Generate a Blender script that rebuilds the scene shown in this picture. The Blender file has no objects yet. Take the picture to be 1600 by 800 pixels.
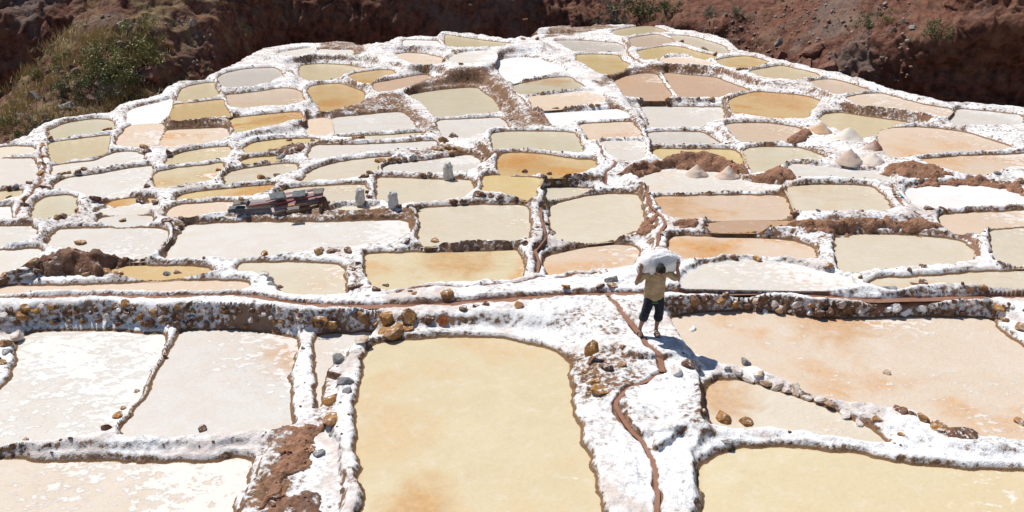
import bpy, bmesh, math, random
import numpy as np
from mathutils import Vector, Matrix
random.seed(7)
rng = np.random.default_rng(7)
R = math.radians
scn = bpy.context.scene
C = scn.collection

# ------------------------------------------------------------------ camera, sky, sun, exposure
F = 1300.0                       # focal length in photo pixels (1600 wide)
PITCH = R(21.0)
CAMZ = 7.75                      # metres above the path the man walks on
cd = bpy.data.cameras.new('camera'); cam = bpy.data.objects.new('camera', cd); C.objects.link(cam)
cam.location = (0, 0, CAMZ); cam.rotation_euler = (R(90)-PITCH, 0, 0)
cd.sensor_width = 36; cd.lens = 36*F/1600; cd.clip_start = 0.1; cd.clip_end = 3000
scn.camera = cam
SUN_EL, SUN_AZ = R(61), R(-45)   # azimuth from +Y towards +X: back left
w = bpy.data.worlds.new('World'); scn.world = w; w.use_nodes = True
nt = w.node_tree; bg = nt.nodes['Background']
sk = nt.nodes.new('ShaderNodeTexSky'); sk.sky_type = 'NISHITA'; sk.sun_disc = False
sk.sun_elevation = SUN_EL; sk.sun_rotation = SUN_AZ; sk.altitude = 3000; sk.dust_density = 0.4
nt.links.new(sk.outputs[0], bg.inputs[0]); bg.inputs[1].default_value = 0.085
sd = bpy.data.lights.new('sun', 'SUN'); sun = bpy.data.objects.new('sun', sd); C.objects.link(sun)
sd.energy = 4.5; sd.angle = R(0.53); sd.color = (1, 0.955, 0.89)
sv = Vector((math.sin(SUN_AZ)*math.cos(SUN_EL), math.cos(SUN_AZ)*math.cos(SUN_EL), math.sin(SUN_EL)))
sun.rotation_euler = sv.to_track_quat('Z', 'Y').to_euler(); sun.location = (-30, 30, 60)
scn.view_settings.view_transform = 'Standard'; scn.view_settings.look = 'None'
scn.view_settings.exposure = 0.15; scn.view_settings.gamma = 1.0
scn.cycles.max_bounces = 6

cp, sp = math.cos(PITCH), math.sin(PITCH)
def ray(x, y):
    a = (x-800)/F; b = -(y-400)/F
    return np.array([a, cp + b*sp, -sp + b*cp])
def at_z(x, y, z):               # photo pixel -> point on the level plane z
    d = ray(x, y); t = (z-CAMZ)/d[2]
    return np.array([0, 0, CAMZ]) + d*t
def at_d(x, y, D):               # photo pixel -> point at depth D along the view axis
    return np.array([0, 0, CAMZ]) + ray(x, y)*D
def smooth(a, b, v):
    t = np.clip((v-a)/(b-a), 0, 1); return t*t*(3-2*t)

# ------------------------------------------------------------------ noise
def _h(ix, iy, iz, s):
    n = (ix.astype(np.uint32)*np.uint32(374761393) + iy.astype(np.uint32)*np.uint32(668265263)
         + iz.astype(np.uint32)*np.uint32(2147483647-1013904223) + np.uint32(s*2654435761 % 4294967296))
    n = (n ^ (n >> np.uint32(13)))*np.uint32(1274126177); n = n ^ (n >> np.uint32(16))
    return n.astype(np.float32)/np.float32(2147483648.0) - 1
def vn(P, s=0):
    P = P.astype(np.float32); i = np.floor(P).astype(np.int64); f = P-i; f = f*f*f*(f*(f*6-15)+10)
    r = 0
    three = P.shape[1] == 3
    zs = (0, 1) if three else (0,)
    iz0 = i[:, 2] if three else np.zeros(len(P), np.int64)
    for dx in (0, 1):
        wx = f[:, 0] if dx else 1-f[:, 0]
        for dy in (0, 1):
            wy = f[:, 1] if dy else 1-f[:, 1]
            for dz in zs:
                wz = (f[:, 2] if dz else 1-f[:, 2]) if three else 1
                r = r + wx*wy*wz*_h(i[:, 0]+dx, i[:, 1]+dy, iz0+dz, s)
    return r
def fbm(P, oct=4, s=0, ridged=False):
    a = 1.0; t = 0; m = 0
    for k in range(oct):
        v = vn(P*(2.03**k) + 17.3*k, s+k)
        if ridged: v = 1-2*np.abs(v)
        t = t + a*v; m += a; a *= 0.5
    return t/m

# ------------------------------------------------------------------ materials
def NT(name):
    m = bpy.data.materials.new(name); m.use_nodes = True; t = m.node_tree
    return m, t, t.nodes['Principled BSDF']
class G:
    """tiny helper to write node graphs"""
    def __init__(s, t): s.t = t
    def n(s, k, **kw):
        nd = s.t.nodes.new(k)
        for a, b in kw.items(): setattr(nd, a, b)
        return nd
    def l(s, a, b): s.t.links.new(a, b)
    def put(s, sock, v):
        if hasattr(v, 'is_output') or isinstance(v, bpy.types.NodeSocket): s.l(v, sock)
        elif isinstance(v, (tuple, list)) and len(v) == 3 and sock.type == 'RGBA': sock.default_value = (*v, 1)
        else: sock.default_value = v
    def noise(s, scale, detail=4, rough=0.55, vec=None, dist=0.0):
        nd = s.n('ShaderNodeTexNoise'); nd.inputs['Scale'].default_value = scale; nd.inputs['Detail'].default_value = detail
        nd.inputs['Roughness'].default_value = rough; nd.inputs['Distortion'].default_value = dist
        s.l(vec if vec is not None else s.pos(), nd.inputs['Vector']); return nd.outputs['Fac']
    def vor(s, scale, feat='F1', out='Distance', vec=None):
        nd = s.n('ShaderNodeTexVoronoi', feature=feat); nd.inputs['Scale'].default_value = scale
        s.l(vec if vec is not None else s.pos(), nd.inputs['Vector']); return nd.outputs[out]
    def pos(s):
        if not hasattr(s, '_p'): s._p = s.n('ShaderNodeNewGeometry')
        return s._p.outputs['Position']
    def nrm(s):
        s.pos(); return s._p.outputs['Normal']
    def math(s, op, a, b=0.0, c=0.0, clamp=False):
        nd = s.n('ShaderNodeMath', operation=op); nd.use_clamp = clamp
        s.put(nd.inputs[0], a); s.put(nd.inputs[1], b)
        if op in ('MULTIPLY_ADD',): s.put(nd.inputs[2], c)
        return nd.outputs[0]
    def ramp(s, v, lo, hi):
        nd = s.n('ShaderNodeMapRange', interpolation_type='SMOOTHSTEP'); s.put(nd.inputs[0], v)
        nd.inputs[1].default_value = lo; nd.inputs[2].default_value = hi; return nd.outputs[0]
    def mix(s, f, a, b, mode='MIX'):
        nd = s.n('ShaderNodeMix', data_type='RGBA', blend_type=mode); s.put(nd.inputs[0], f)
        s.put(nd.inputs[6], a); s.put(nd.inputs[7], b); return nd.outputs[2]
    def attr(s, name, typ='GEOMETRY', out='Fac'):
        nd = s.n('ShaderNodeAttribute', attribute_type=typ, attribute_name=name); return nd.outputs[out]
    def bump(s, h, dist, strength=1.0, n=None):
        nd = s.n('ShaderNodeBump'); nd.inputs['Strength'].default_value = strength; nd.inputs['Distance'].default_value = dist
        s.l(h, nd.inputs['Height'])
        if n is not None: s.l(n, nd.inputs['Normal'])
        return nd.outputs[0]
    def mapv(s, sc, rot=0.0):
        nd = s.n('ShaderNodeMapping'); s.l(s.pos(), nd.inputs[0]); nd.inputs['Scale'].default_value = sc
        nd.inputs['Rotation'].default_value = (0, 0, rot); return nd.outputs[0]

def mat_salt():
    m, t, b = NT('salt_crust'); g = G(t)
    soil = g.attr('soil'); mud = g.attr('mud')
    sep = g.n('ShaderNodeSeparateXYZ'); g.l(g.nrm(), sep.inputs[0]); nz = sep.outputs[2]
    n1 = g.noise(1.6, 5, 0.6); n2 = g.noise(9, 5, 0.65); n3 = g.noise(0.35, 3)
    steep = g.ramp(nz, 0.93, 0.45)
    # bare earth where the crust has fallen off: steep faces (their shade painted in too), some patches, and marked banks
    e = g.math('MULTIPLY_ADD', n2, 1.75, g.math('MULTIPLY_ADD', n1, 1.0, -1.46))
    e = g.math('ADD', e, g.math('MULTIPLY', steep, 0.38))
    sp_ = g.ramp(g.noise(17, 4, 0.7), 0.56, 0.70)
    e = g.math('ADD', e, g.math('MULTIPLY', sp_, 0.16))
    e = g.math('ADD', e, g.math('MULTIPLY', soil, 0.75))
    e = g.math('ADD', e, g.math('MULTIPLY_ADD', n3, 0.34, -0.15))
    wet = g.ramp(g.math('ADD', g.attr('lev'), g.math('MULTIPLY', g.math('SUBTRACT', n2, 0.5), 0.06)), 0.065, 0.025)
    ef = g.ramp(e, 0.18, 0.36)
    gf = g.ramp(e, -0.10, 0.26)
    n4 = g.noise(26, 3, 0.7)
    earth = g.mix(g.ramp(g.noise(8, 5, 0.7), 0.32, 0.68), (0.075, 0.040, 0.026), (0.33, 0.185, 0.10))
    earth = g.mix(g.ramp(g.noise(0.9, 3), 0.5, 0.66), earth, (0.27, 0.17, 0.12))
    salt = g.mix(g.ramp(n4, 0.3, 0.6), (0.84, 0.84, 0.84), (0.94, 0.94, 0.945))
    tint = g.ramp(g.math('ADD', g.noise(0.55, 4, 0.6, dist=0.8), g.math('MULTIPLY', g.math('SUBTRACT', n2, 0.5), 0.35)), 0.46, 0.66)
    salt = g.mix(g.math('MULTIPLY', tint, 0.75), salt, (0.60, 0.48, 0.41))
    grey = g.mix(n4, (0.46, 0.43, 0.41), (0.72, 0.69, 0.67))
    col = g.mix(gf, salt, grey); col = g.mix(ef, col, earth); col = g.mix(wet, col, g.mix(n4, (0.16, 0.085, 0.04), (0.30, 0.18, 0.095)))
    mudc = g.mix(n2, (0.18, 0.085, 0.055), (0.36, 0.20, 0.135))
    col = g.mix(g.ramp(mud, 0.35, 0.75), col, mudc)
    g.l(col, b.inputs['Base Color']); b.inputs['Roughness'].default_value = 0.85
    b.inputs['Specular IOR Level'].default_value = 0.25
    h = g.math('ADD', g.noise(17, 6, 0.78), g.math('MULTIPLY', g.vor(34), 0.35))
    g.l(g.bump(h, 0.036, 0.8), b.inputs['Normal'])
    return m
def mat_brine(name, kind):
    """colour = object colour; alpha = how much white salt floats on it; object index = brown staining (0..10)"""
    m, t, b = NT(name); g = G(t)
    oi = g.n('ShaderNodeObjectInfo'); base = oi.outputs['Color']; al = oi.outputs['Alpha']
    st = g.math('DIVIDE', oi.outputs['Object Index'], 10.0)
    n1 = g.noise(0.42, 4, 0.5, dist=0.6); n2 = g.noise(1.3, 5, 0.6, dist=0.8); nf = g.noise(7, 6, 0.7)
    col = g.mix(g.ramp(n2, 0.3, 0.72), g.mix(0.22, base, (0.52, 0.36, 0.19)), base)
    col = g.mix(g.math('MULTIPLY', g.ramp(g.noise(3.2, 6, 0.72, dist=0.6), 0.50, 0.72), 0.30), col, (0.72, 0.70, 0.66))
    col = g.mix(g.math('MULTIPLY', g.ramp(g.noise(15, 4, 0.7), 0.45, 0.75), 0.22), col, (0.50, 0.40, 0.27))
    # ochre mineral staining
    sf = g.math('MULTIPLY', g.ramp(g.math('ADD', n1, g.math('MULTIPLY', g.math('SUBTRACT', n2, 0.5), 0.5)), 0.46, 0.70), st)
    col = g.mix(sf, col, g.mix(g.ramp(nf, 0.3, 0.7), (0.50, 0.24, 0.06), (0.66, 0.36, 0.13)))
    ed = g.math('MULTIPLY', g.ramp(g.math('ADD', g.attr('edge'), g.math('MULTIPLY', g.math('SUBTRACT', n2, 0.5), 0.9)), 0.25, 1.0), 0.75 if kind == 'clear' else 0.35)
    col = g.mix(ed, col, g.mix(0.5, base, (0.42, 0.25, 0.09)))
    so_ = g.n('ShaderNodeSeparateXYZ'); g.l(g.attr('spot', 'OBJECT', 'Vector'), so_.inputs[0]); sp_ = g.n('ShaderNodeSeparateXYZ'); g.l(g.pos(), sp_.inputs[0])
    dx = g.math('SUBTRACT', sp_.outputs[0], so_.outputs[0]); dy = g.math('MULTIPLY', g.math('SUBTRACT', sp_.outputs[1], so_.outputs[1]), 0.7)
    rr = g.math('DIVIDE', g.math('SQRT', g.math('ADD', g.math('MULTIPLY', dx, dx), g.math('MULTIPLY', dy, dy))), g.math('MAXIMUM', so_.outputs[2], 0.001))
    rr = g.math('ADD', rr, g.math('MULTIPLY', g.math('SUBTRACT', n2, 0.5), 1.6))
    col = g.mix(g.math('MULTIPLY', g.ramp(rr, 1.15, 0.1), 0.6), col, g.mix(g.ramp(nf, 0.3, 0.7), (0.42, 0.19, 0.045), (0.60, 0.31, 0.09)))
    # floating salt: big pale drifts plus flakes
    v = g.mapv((1.0, 1.35, 1), 0.45)
    fl = g.noise(4.6, 5, 0.66, vec=v, dist=0.25)
    tc = g.n('ShaderNodeTexCoord'); sx = g.n('ShaderNodeSeparateXYZ'); g.l(tc.outputs['Generated'], sx.inputs[0])
    gd = g.math('MULTIPLY_ADD', sx.outputs[0], 0.24, g.math('MULTIPLY_ADD', sx.outputs[1], 0.10, -0.17))
    th = g.math('MULTIPLY_ADD', al, -0.42, 0.78)
    drift = g.math('ADD', g.math('ADD', fl, gd), g.math('MULTIPLY', g.math('SUBTRACT', n1, 0.5), 0.75))
    wf = g.ramp(g.math('SUBTRACT', drift, th), -0.02, 0.06 if kind == 'flake' else 0.16)
    col = g.mix(g.math('MULTIPLY', wf, 0.62 if kind == 'flake' else 0.8), col, (0.79, 0.78, 0.765))
    g.l(col, b.inputs['Base Color'])
    if kind == 'dry':
        b.inputs['Roughness'].default_value = 0.8; b.inputs['Specular IOR Level'].default_value = 0.2
        h = g.math('ADD', g.noise(5, 6, 0.7), g.math('MULTIPLY', g.noise(24, 3), 0.4)); g.l(g.bump(h, 0.05, 0.7), b.inputs['Normal'])
    elif kind == 'flake':
        b.inputs['Roughness'].default_value = 0.5; b.inputs['Specular IOR Level'].default_value = 0.3
        h = g.math('ADD', g.math('MULTIPLY', wf, 0.35), g.noise(9, 5, 0.7, vec=g.mapv((1.0, 1.5, 1), 0.4))); g.l(g.bump(h, 0.03, 0.75), b.inputs['Normal'])
    else:
        rgh = g.mix(wf, (0.22, 0.22, 0.22), (0.6, 0.6, 0.6)); g.l(rgh, b.inputs['Roughness'])
        b.inputs['Specular IOR Level'].default_value = 0.3
        h = g.noise(6.5, 4, 0.65, vec=g.mapv((1.0, 1.4, 1), 0.3)); g.l(g.bump(h, 0.022, 0.65), b.inputs['Normal'])
    return m
def mat_rough(name, c1, c2, c3=None, scale=6.0, bump=0.04, rough=0.85, salt=0.0):
    m, t, b = NT(name); g = G(t)
    oi = g.n('ShaderNodeObjectInfo')
    vec = g.n('ShaderNodeVectorMath', operation='ADD'); g.l(g.pos(), vec.inputs[0])
    n = g.noise(scale, 5, 0.65); col = g.mix(g.ramp(n, 0.3, 0.7), c1, c2)
    if c3: col = g.mix(g.ramp(g.noise(scale*0.3, 4, 0.6), 0.48, 0.62), col, c3)
    if salt:
        sep = g.n('ShaderNodeSeparateXYZ'); g.l(g.nrm(), sep.inputs[0])
        f = g.ramp(g.math('ADD', g.noise(scale*1.3, 5, 0.65), g.math('MULTIPLY', sep.outputs[2], 0.10)), 0.78-salt*0.4, 0.92-salt*0.4)
        col = g.mix(f, col, (0.82, 0.81, 0.80))
    g.l(col, b.inputs['Base Color']); b.inputs['Roughness'].default_value = rough; b.inputs['Specular IOR Level'].default_value = 0.2
    h = g.math('ADD', g.noise(scale*2.2, 6, 0.7), g.math('MULTIPLY', g.vor(scale*3), 0.5)); g.l(g.bump(h, bump, 0.8), b.inputs['Normal'])
    return m
M = {}
M['salt'] = mat_salt()
M['clear'] = mat_brine('brine_clear', 'clear'); M['flake'] = mat_brine('brine_with_flakes', 'flake'); M['dry'] = mat_brine('dried_salt_bed', 'dry')
M['ochre'] = mat_rough('ochre_stone', (0.22, 0.10, 0.03), (0.50, 0.27, 0.10), (0.30, 0.17, 0.09), 9, 0.03, salt=0.42)
M['brown'] = mat_rough('brown_stone', (0.09, 0.045, 0.03), (0.26, 0.14, 0.085), None, 10, 0.03, salt=0.42)
M['grey'] = mat_rough('grey_stone', (0.16, 0.16, 0.165), (0.36, 0.35, 0.34), None, 9, 0.03, salt=0.3)
M['pale'] = mat_rough('salted_stone', (0.55, 0.47, 0.41), (0.80, 0.77, 0.74), (0.45, 0.30, 0.19), 7, 0.03)
M['red'] = mat_rough('red_stone', (0.45, 0.09, 0.05), (0.55, 0.22, 0.05), None, 10, 0.03)
M['soil'] = mat_rough('brown_earth', (0.20, 0.095, 0.058), (0.43, 0.235, 0.145), (0.32, 0.175, 0.11), 6, 0.07, salt=0.0)
M['soilsalt'] = mat_rough('salted_earth', (0.10, 0.05, 0.033), (0.28, 0.15, 0.095), (0.20, 0.12, 0.085), 4, 0.07, salt=0.34)
# ------------------------------------------------------------------ the salt pans: outline in photo pixels, colour, salt cover, staining
COL = dict(D=(.655,.555,.455), E=(.645,.59,.495), W=(0.740,0.740,0.748), C=(.65,.60,.485), Y=(.64,.505,.25), G=(.62,.58,.44), O=(0.568,0.344,0.112), T=(.60,.435,.215),
           P=(.64,.515,.405), B=(.48,.325,.23), K=(0.593,0.576,0.542), N=(.635,.55,.365), I=(.625,.605,.565), L=(.63,.615,.59), S=(.63,.555,.475))
# key, colour, material, salt cover, stain, level or None, label, outline
PANS = [
('p1','G','clear',.15,0,0,'long greenish cream salt pan on the far left rim, just above the boulder slope',[(76,216),(80,203),(105,193),(140,187),(165,187),(177,192),(178,203),(150,209),(115,214),(85,218)]),
('p2','W','dry',.9,0,0,'blinding white dry salt pan beside the brown gully on the left',[(199,190),(200,176),(215,168),(245,161),(268,155),(268,170),(262,188),(230,191),(205,193)]),
('p3','P','flake',.55,2,0,'pinkish white pan directly below the blinding white dry pan',[(203,197),(230,194),(253,194),(256,200),(250,212),(243,227),(215,229),(190,228),(182,224),(190,210)]),
('p4','N','clear',.05,1,0,'small tan pan, topmost against the gully on the left rim',[(277,159),(283,141),(300,134),(331,129),(336,138),(342,147),(330,152),(305,157)]),
('p5','T','clear',.05,3,0,'orange tan pan right of the blinding white dry pan',[(267,186),(272,168),(276,163),(310,160),(346,156),(352,167),(359,178),(340,182),(305,186)]),
('p6','P','flake',.42,8,0,'brown and white streaked pan below the dark wall of the orange tan pan',[(251,227),(257,212),(263,204),(300,202),(345,200),(355,205),(356,212),(340,219),(310,224),(280,227)]),
('p7','I','clear',.15,1,0,'pale cream oval pan under the grey salt bank on the upper left rim',[(341,122),(355,114),(385,108),(425,106),(438,112),(441,116),(430,122),(415,130),(390,135),(360,137),(347,131)]),
('p8','P','clear',.2,2,0,'pinkish cream pan just below the pale cream oval pan',[(355,149),(375,147),(400,144),(440,138),(455,139),(469,143),(473,152),(473,158),(440,164),(400,167),(365,168),(357,160)]),
('p9','Y','clear',.18,10,0,'bright yellow pan with an orange right end, upper left',[(361,187),(375,184),(400,181),(440,177),(468,176),(473,184),(455,188),(430,194),(410,199),(385,204),(372,206),(364,198)]),
('p10','N','clear',.12,1,0,'cream oval pan right of the thin forked channel near the top left',[(468,115),(470,104),(485,101),(505,100),(540,102),(575,108),(560,112),(540,118),(520,124),(490,127),(475,122)]),
('p11','T','clear',.03,7,0,'small orange wedge pan touching the brown pink pan near the top',[(545,119),(560,114),(590,110),(612,110),(618,115),(600,119),(580,125),(578,131),(560,127)]),
('p12','T','clear',.04,6,0,'five sided ochre pan with a dark brown stain on its near side',[(481,141),(488,135),(505,132),(530,131),(545,135),(565,143),(569,147),(565,158),(545,165),(520,171),(505,174),(497,163),(487,151)]),
('p13','B','flake',.15,1,0,'brown pink strip pan right of the small orange wedge pan',[(584,131),(610,126),(640,120),(665,117),(677,121),(660,126),(640,134),(620,139),(600,143),(588,142)]),
('p14','G','clear',.05,1,0,'large greenish cream pan sunk below the dark stone terrace wall',[(639,150),(655,146),(680,142),(720,138),(745,138),(755,145),(770,155),(778,166),(780,172),(775,176),(745,178),(710,184),(685,185),(678,178),(665,163),(655,157)]),
('p15','K','flake',.45,0,0,'grey white pan in front of the curved dark stone wall',[(520,186),(560,181),(610,176),(628,176),(640,185),(650,200),(648,205),(600,208),(560,212),(526,212)]),
('p15b','P','dry',.3,0,0,'small square pinkish pan on the left end of the grey white pan',[(484,187),(513,185),(518,211),(505,213),(482,210),(480,198)]),
('p16','K','flake',.25,0,0,'pale cream pan directly below the large greenish cream pan',[(684,190),(715,187),(760,185),(779,184),(789,192),(797,201),(775,205),(757,208),(748,214),(715,214),(693,210)]),
('p17','W','flake',.6,0,0,'thin white pan on the skyline left of the yellow cream skyline pan',[(632,63),(680,64),(688,69),(680,71),(640,71),(631,70)]),
('p18','N','clear',.03,1,0,'long yellow cream pan on the skyline at top middle',[(696,55),(720,58),(760,64),(797,68),(780,72),(740,73),(700,72)]),
('p19','P','flake',.35,0,0,'small pinkish oval pan under the thin white skyline pan',[(617,86),(635,83),(660,84),(680,88),(691,91),(690,99),(670,101),(645,98),(630,92)]),
('p20','I','dry',.6,0,0,'dry whitish basin below the long yellow cream skyline pan',[(702,92),(715,84),(735,80),(770,79),(775,88),(768,96),(735,99),(710,98)]),
('p20b','I','dry',.5,0,0,'flat dry salt bed at the left end of the skyline bank',[(430,85),(460,78),(488,75),(486,83),(455,87)]),
('p20c','I','dry',.35,0,0,'flat dry salt bed under the brown earth of the skyline bank',[(494,82),(500,77),(530,78),(550,78),(551,84),(520,84)]),
('p21','N','clear',.02,1,0,'yellow pan at the very top of the hill',[(956,49),(985,43),(1015,41),(1035,46),(1047,51),(1025,51),(1000,53),(975,56),(965,54)]),
('p22','P','clear',.08,0,0,'small pinkish cream pan directly below the topmost yellow pan',[(984,61),(1000,57),(1025,54),(1040,58),(1056,65),(1040,69),(1015,74),(1000,76),(988,70)]),
('p23','C','clear',.1,0,0,'pale cream pan along the right edge of the hilltop',[(1046,56),(1060,55),(1085,58),(1110,65),(1130,72),(1139,81),(1136,84),(1120,84),(1100,77),(1074,69),(1058,62)]),
('p24','Y','clear',.02,1,0,'pale yellow pan curved round the hilltop below the pinkish cream one',[(996,81),(1015,76),(1045,72),(1065,74),(1090,81),(1110,86),(1121,89),(1112,91),(1085,86),(1055,83),(1040,84),(1028,91),(1012,94),(1003,88)]),
('p24b','P','dry',.5,1,0,'dry pinkish bed behind a ragged earth lip near the hilltop',[(1030,95),(1045,90),(1075,89),(1100,93),(1110,97),(1110,101),(1095,101),(1060,98),(1037,97)]),
('p25','I','clear',.25,1,0,'white cream pan bounded on its right by the curling hilltop channel',[(867,64),(900,63),(935,65),(960,67),(973,71),(976,77),(968,81),(945,83),(905,82),(885,73)]),
('p26','Y','clear',.0,5,0,'amber yellow pan just below the white cream pan at the top',[(902,86),(935,85),(965,87),(972,95),(985,102),(970,110),(950,116),(935,112),(915,100),(903,94)]),
('p27','W','dry',.9,0,7.05,'pure white dry pan under the tall white salt bank, top middle',[(772,98),(785,93),(805,90),(830,90),(850,95),(878,105),(876,110),(845,117),(815,123),(801,127),(790,122),(780,110)]),
('p28','G','clear',.1,5,0,'greenish cream pan with a brown back edge below the pure white dry pan',[(803,134),(830,128),(860,122),(890,121),(900,128),(914,135),(895,139),(860,143),(825,147),(812,145)]),
('p29','P','dry',.55,3,0,'dry pinkish bed between the greenish cream pan and a bright white one',[(825,152),(860,148),(900,143),(928,142),(945,152),(940,159),(910,163),(870,167),(838,168),(830,158)]),
('p30','W','dry',.9,0,0,'bright white dry pan left of the brown earth pile, upper middle',[(852,177),(890,175),(930,173),(965,171),(980,178),(982,184),(950,187),(905,190),(870,196),(860,187)]),
('p31','P','flake',.3,6,0,'peach pan below the bright white dry pan, upper middle',[(906,196),(930,193),(985,191),(992,198),(1000,206),(1003,215),(985,217),(955,216),(935,219),(925,221),(917,208)]),
('p32','B','flake',.25,3,0,'brown pan, left one of the brown pair near the top right',[(960,128),(980,119),(1005,115),(1023,116),(1033,125),(1041,138),(1050,150),(1040,153),(1000,153),(980,150),(970,137)]),
('p33','B','flake',.25,1,0,'brown pink pan, right one of the brown pair near the top right',[(1038,115),(1070,117),(1115,121),(1140,130),(1168,140),(1173,144),(1165,146),(1135,151),(1110,151),(1085,152),(1064,150),(1050,136)]),
('p34','I','flake',.4,1,0,'whitish cream pan in front of the wall of the brown pair',[(1004,167),(1050,167),(1100,168),(1127,168),(1130,180),(1131,190),(1110,195),(1075,199),(1045,202),(1020,203),(1013,185)]),
('p35','T','clear',.05,10,0,'large orange stained pan upper right, below a tall white bank',[(1139,160),(1150,152),(1175,145),(1190,144),(1230,147),(1260,151),(1280,158),(1272,165),(1265,175),(1262,183),(1230,184),(1190,182),(1155,178),(1145,172)]),
('p36','Y','clear',.0,6,0,'small amber pan on the right rim of the hilltop',[(1119,95),(1140,90),(1165,88),(1190,93),(1201,98),(1192,101),(1170,106),(1155,107),(1135,103)]),
('p37','N','clear',.05,1,0,'yellowish cream pan following the amber pan along the right rim',[(1172,112),(1200,106),(1222,103),(1250,109),(1275,115),(1281,117),(1265,120),(1240,124),(1215,123),(1190,119)]),
('p38','P','clear',.1,2,0,'pinkish tan pan on the right rim, third from the hilltop',[(1265,128),(1290,124),(1310,126),(1340,135),(1359,142),(1340,144),(1310,147),(1300,144),(1280,136)]),
('p39','P','flake',.45,1,0,'long pinkish white pan on the right rim under the dark cliff',[(1324,153),(1345,148),(1375,146),(1410,155),(1445,164),(1485,171),(1480,177),(1473,181),(1440,174),(1390,167),(1345,163),(1332,158)]),
('p40','K','flake',.5,0,0,'grey white pan at the right end of the rim below the cliff',[(1484,186),(1492,178),(1500,171),(1530,173),(1570,177),(1595,181),(1597,192),(1570,196),(1540,196),(1505,195),(1490,192)]),
('p41','N','clear',.05,1,0,'smooth yellow cream pan behind the five salt heaps',[(1280,185),(1290,179),(1315,177),(1350,182),(1400,189),(1436,196),(1400,197),(1378,200),(1368,208),(1360,215),(1340,215),(1325,208),(1310,203),(1295,195)]),
('p42','P','flake',.3,5,0,'big rounded peach pink pan right of the five salt heaps',[(1372,212),(1378,205),(1390,201),(1430,199),(1470,202),(1510,208),(1550,220),(1583,232),(1560,234),(1510,236),(1470,238),(1430,242),(1408,247),(1398,246),(1385,238),(1375,225)]),
('p43','P','flake',.32,6,0,'peach pan with white streaks at the right edge, below the big rounded one',[(1435,252),(1460,248),(1510,244),(1560,243),(1612,241),(1612,255),(1570,260),(1545,270),(1520,273),(1490,266),(1460,257)]),
('p44','P','clear',.15,1,0,'pinkish cream pan left of the tan salt heap',[(1135,197),(1150,193),(1200,193),(1250,201),(1246,210),(1225,220),(1195,222),(1165,222),(1150,212)]),
('p45','I','clear',.1,0,0,'pale cream pan above the yellow pan that the earth pile half covers',[(1014,211),(1018,207),(1050,206),(1095,207),(1110,215),(1125,225),(1115,227),(1070,227),(1035,227),(1017,225)]),
('p46','Y','clear',.0,1,0,'yellow pan half covered by the brown earth pile',[(1021,246),(1022,236),(1030,233),(1070,234),(1140,234),(1153,239),(1159,250),(1161,268),(1150,268),(1120,262),(1075,256),(1040,252)]),
('p47','G','clear',.35,1,0,'greenish white pan left of the pinkish grey flat below the salt heaps',[(1163,236),(1180,231),(1200,230),(1245,231),(1265,236),(1290,248),(1270,251),(1235,254),(1215,261),(1200,266),(1180,269),(1173,262)]),
('p48','K','dry',.5,1,0,'flat grey dry salt bed in front of the salt heaps',[(1222,272),(1240,257),(1290,261),(1340,266),(1375,269),(1390,277),(1400,280),(1350,279),(1290,275),(1250,275)]),
('p49','K','dry',.5,2,0,'grey dry crusted hollow left of the brown earth pile',[(940,222),(960,220),(1000,221),(1008,229),(1006,245),(985,252),(965,246),(952,235)]),
('p50','I','dry',.6,3,0,'whitish drying floor with two pinkish salt heaps on it',[(990,274),(1040,264),(1110,264),(1160,282),(1228,291),(1223,296),(1120,298),(1020,299),(1012,285)]),
('p51','G','clear',.05,1,0,'smooth greenish tan pan above the orange stained centre pan',[(768,212),(775,208),(800,206),(860,206),(895,208),(903,216),(910,235),(905,238),(880,238),(840,235),(790,235),(775,233),(770,222)]),
('p52','T','clear',.03,9,0,'orange stained pan in the centre, below the smooth greenish tan one',[(778,262),(780,250),(786,241),(810,239),(850,242),(900,249),(923,250),(931,256),(928,261),(900,270),(860,272),(810,270),(785,270)]),
('p53','Y','clear',.0,2,0,'small amber yellow pan just below the orange stained centre pan',[(755,287),(757,276),(775,274),(800,276),(843,279),(839,290),(832,308),(800,303),(770,299),(756,299)]),
('p54','C','clear',.15,1,0,'small cream wedge pan right of the small amber yellow pan',[(851,294),(880,293),(928,296),(908,298),(888,303),(853,310),(848,306)]),
('p55','C','clear',.12,1,0,'rounded cream pan between two narrow brown channels, behind the man',[(861,330),(865,322),(885,315),(920,307),(950,304),(985,304),(997,307),(1001,325),(1006,350),(1003,357),(985,364),(960,369),(920,373),(880,375),(870,372),(864,358)]),
('p56','P','clear',.15,9,0,'long orange tan pan below the drying floor with two heaps',[(1026,309),(1070,307),(1150,306),(1213,306),(1225,310),(1234,325),(1231,336),(1180,339),(1100,340),(1065,341),(1047,337),(1032,322)]),
('p57','C','clear',.15,3,0,'cream pan left of the white pan, below the flat grey salt bed',[(1231,293),(1265,290),(1320,289),(1358,292),(1373,300),(1388,318),(1390,325),(1360,329),(1320,327),(1265,328),(1249,327),(1239,308)]),
('p58','W','dry',.85,0,0,'large dry white pan at the right edge behind a brown earth lip',[(1417,298),(1435,291),(1480,288),(1550,290),(1585,297),(1612,310),(1612,320),(1570,320),(1510,324),(1475,326),(1440,323),(1425,312)]),
('p59','P','flake',.4,2,0,'pinkish grey pan below the large dry white pan at the right edge',[(1469,338),(1510,334),(1560,332),(1612,329),(1612,346),(1570,350),(1540,354),(1520,364),(1490,359),(1475,348)]),
('p60','C','clear',.3,0,0,'cream pan cut by the right edge, with a rounded left side',[(1549,366),(1560,360),(1612,359),(1612,407),(1580,410),(1560,405),(1551,385)]),
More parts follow.
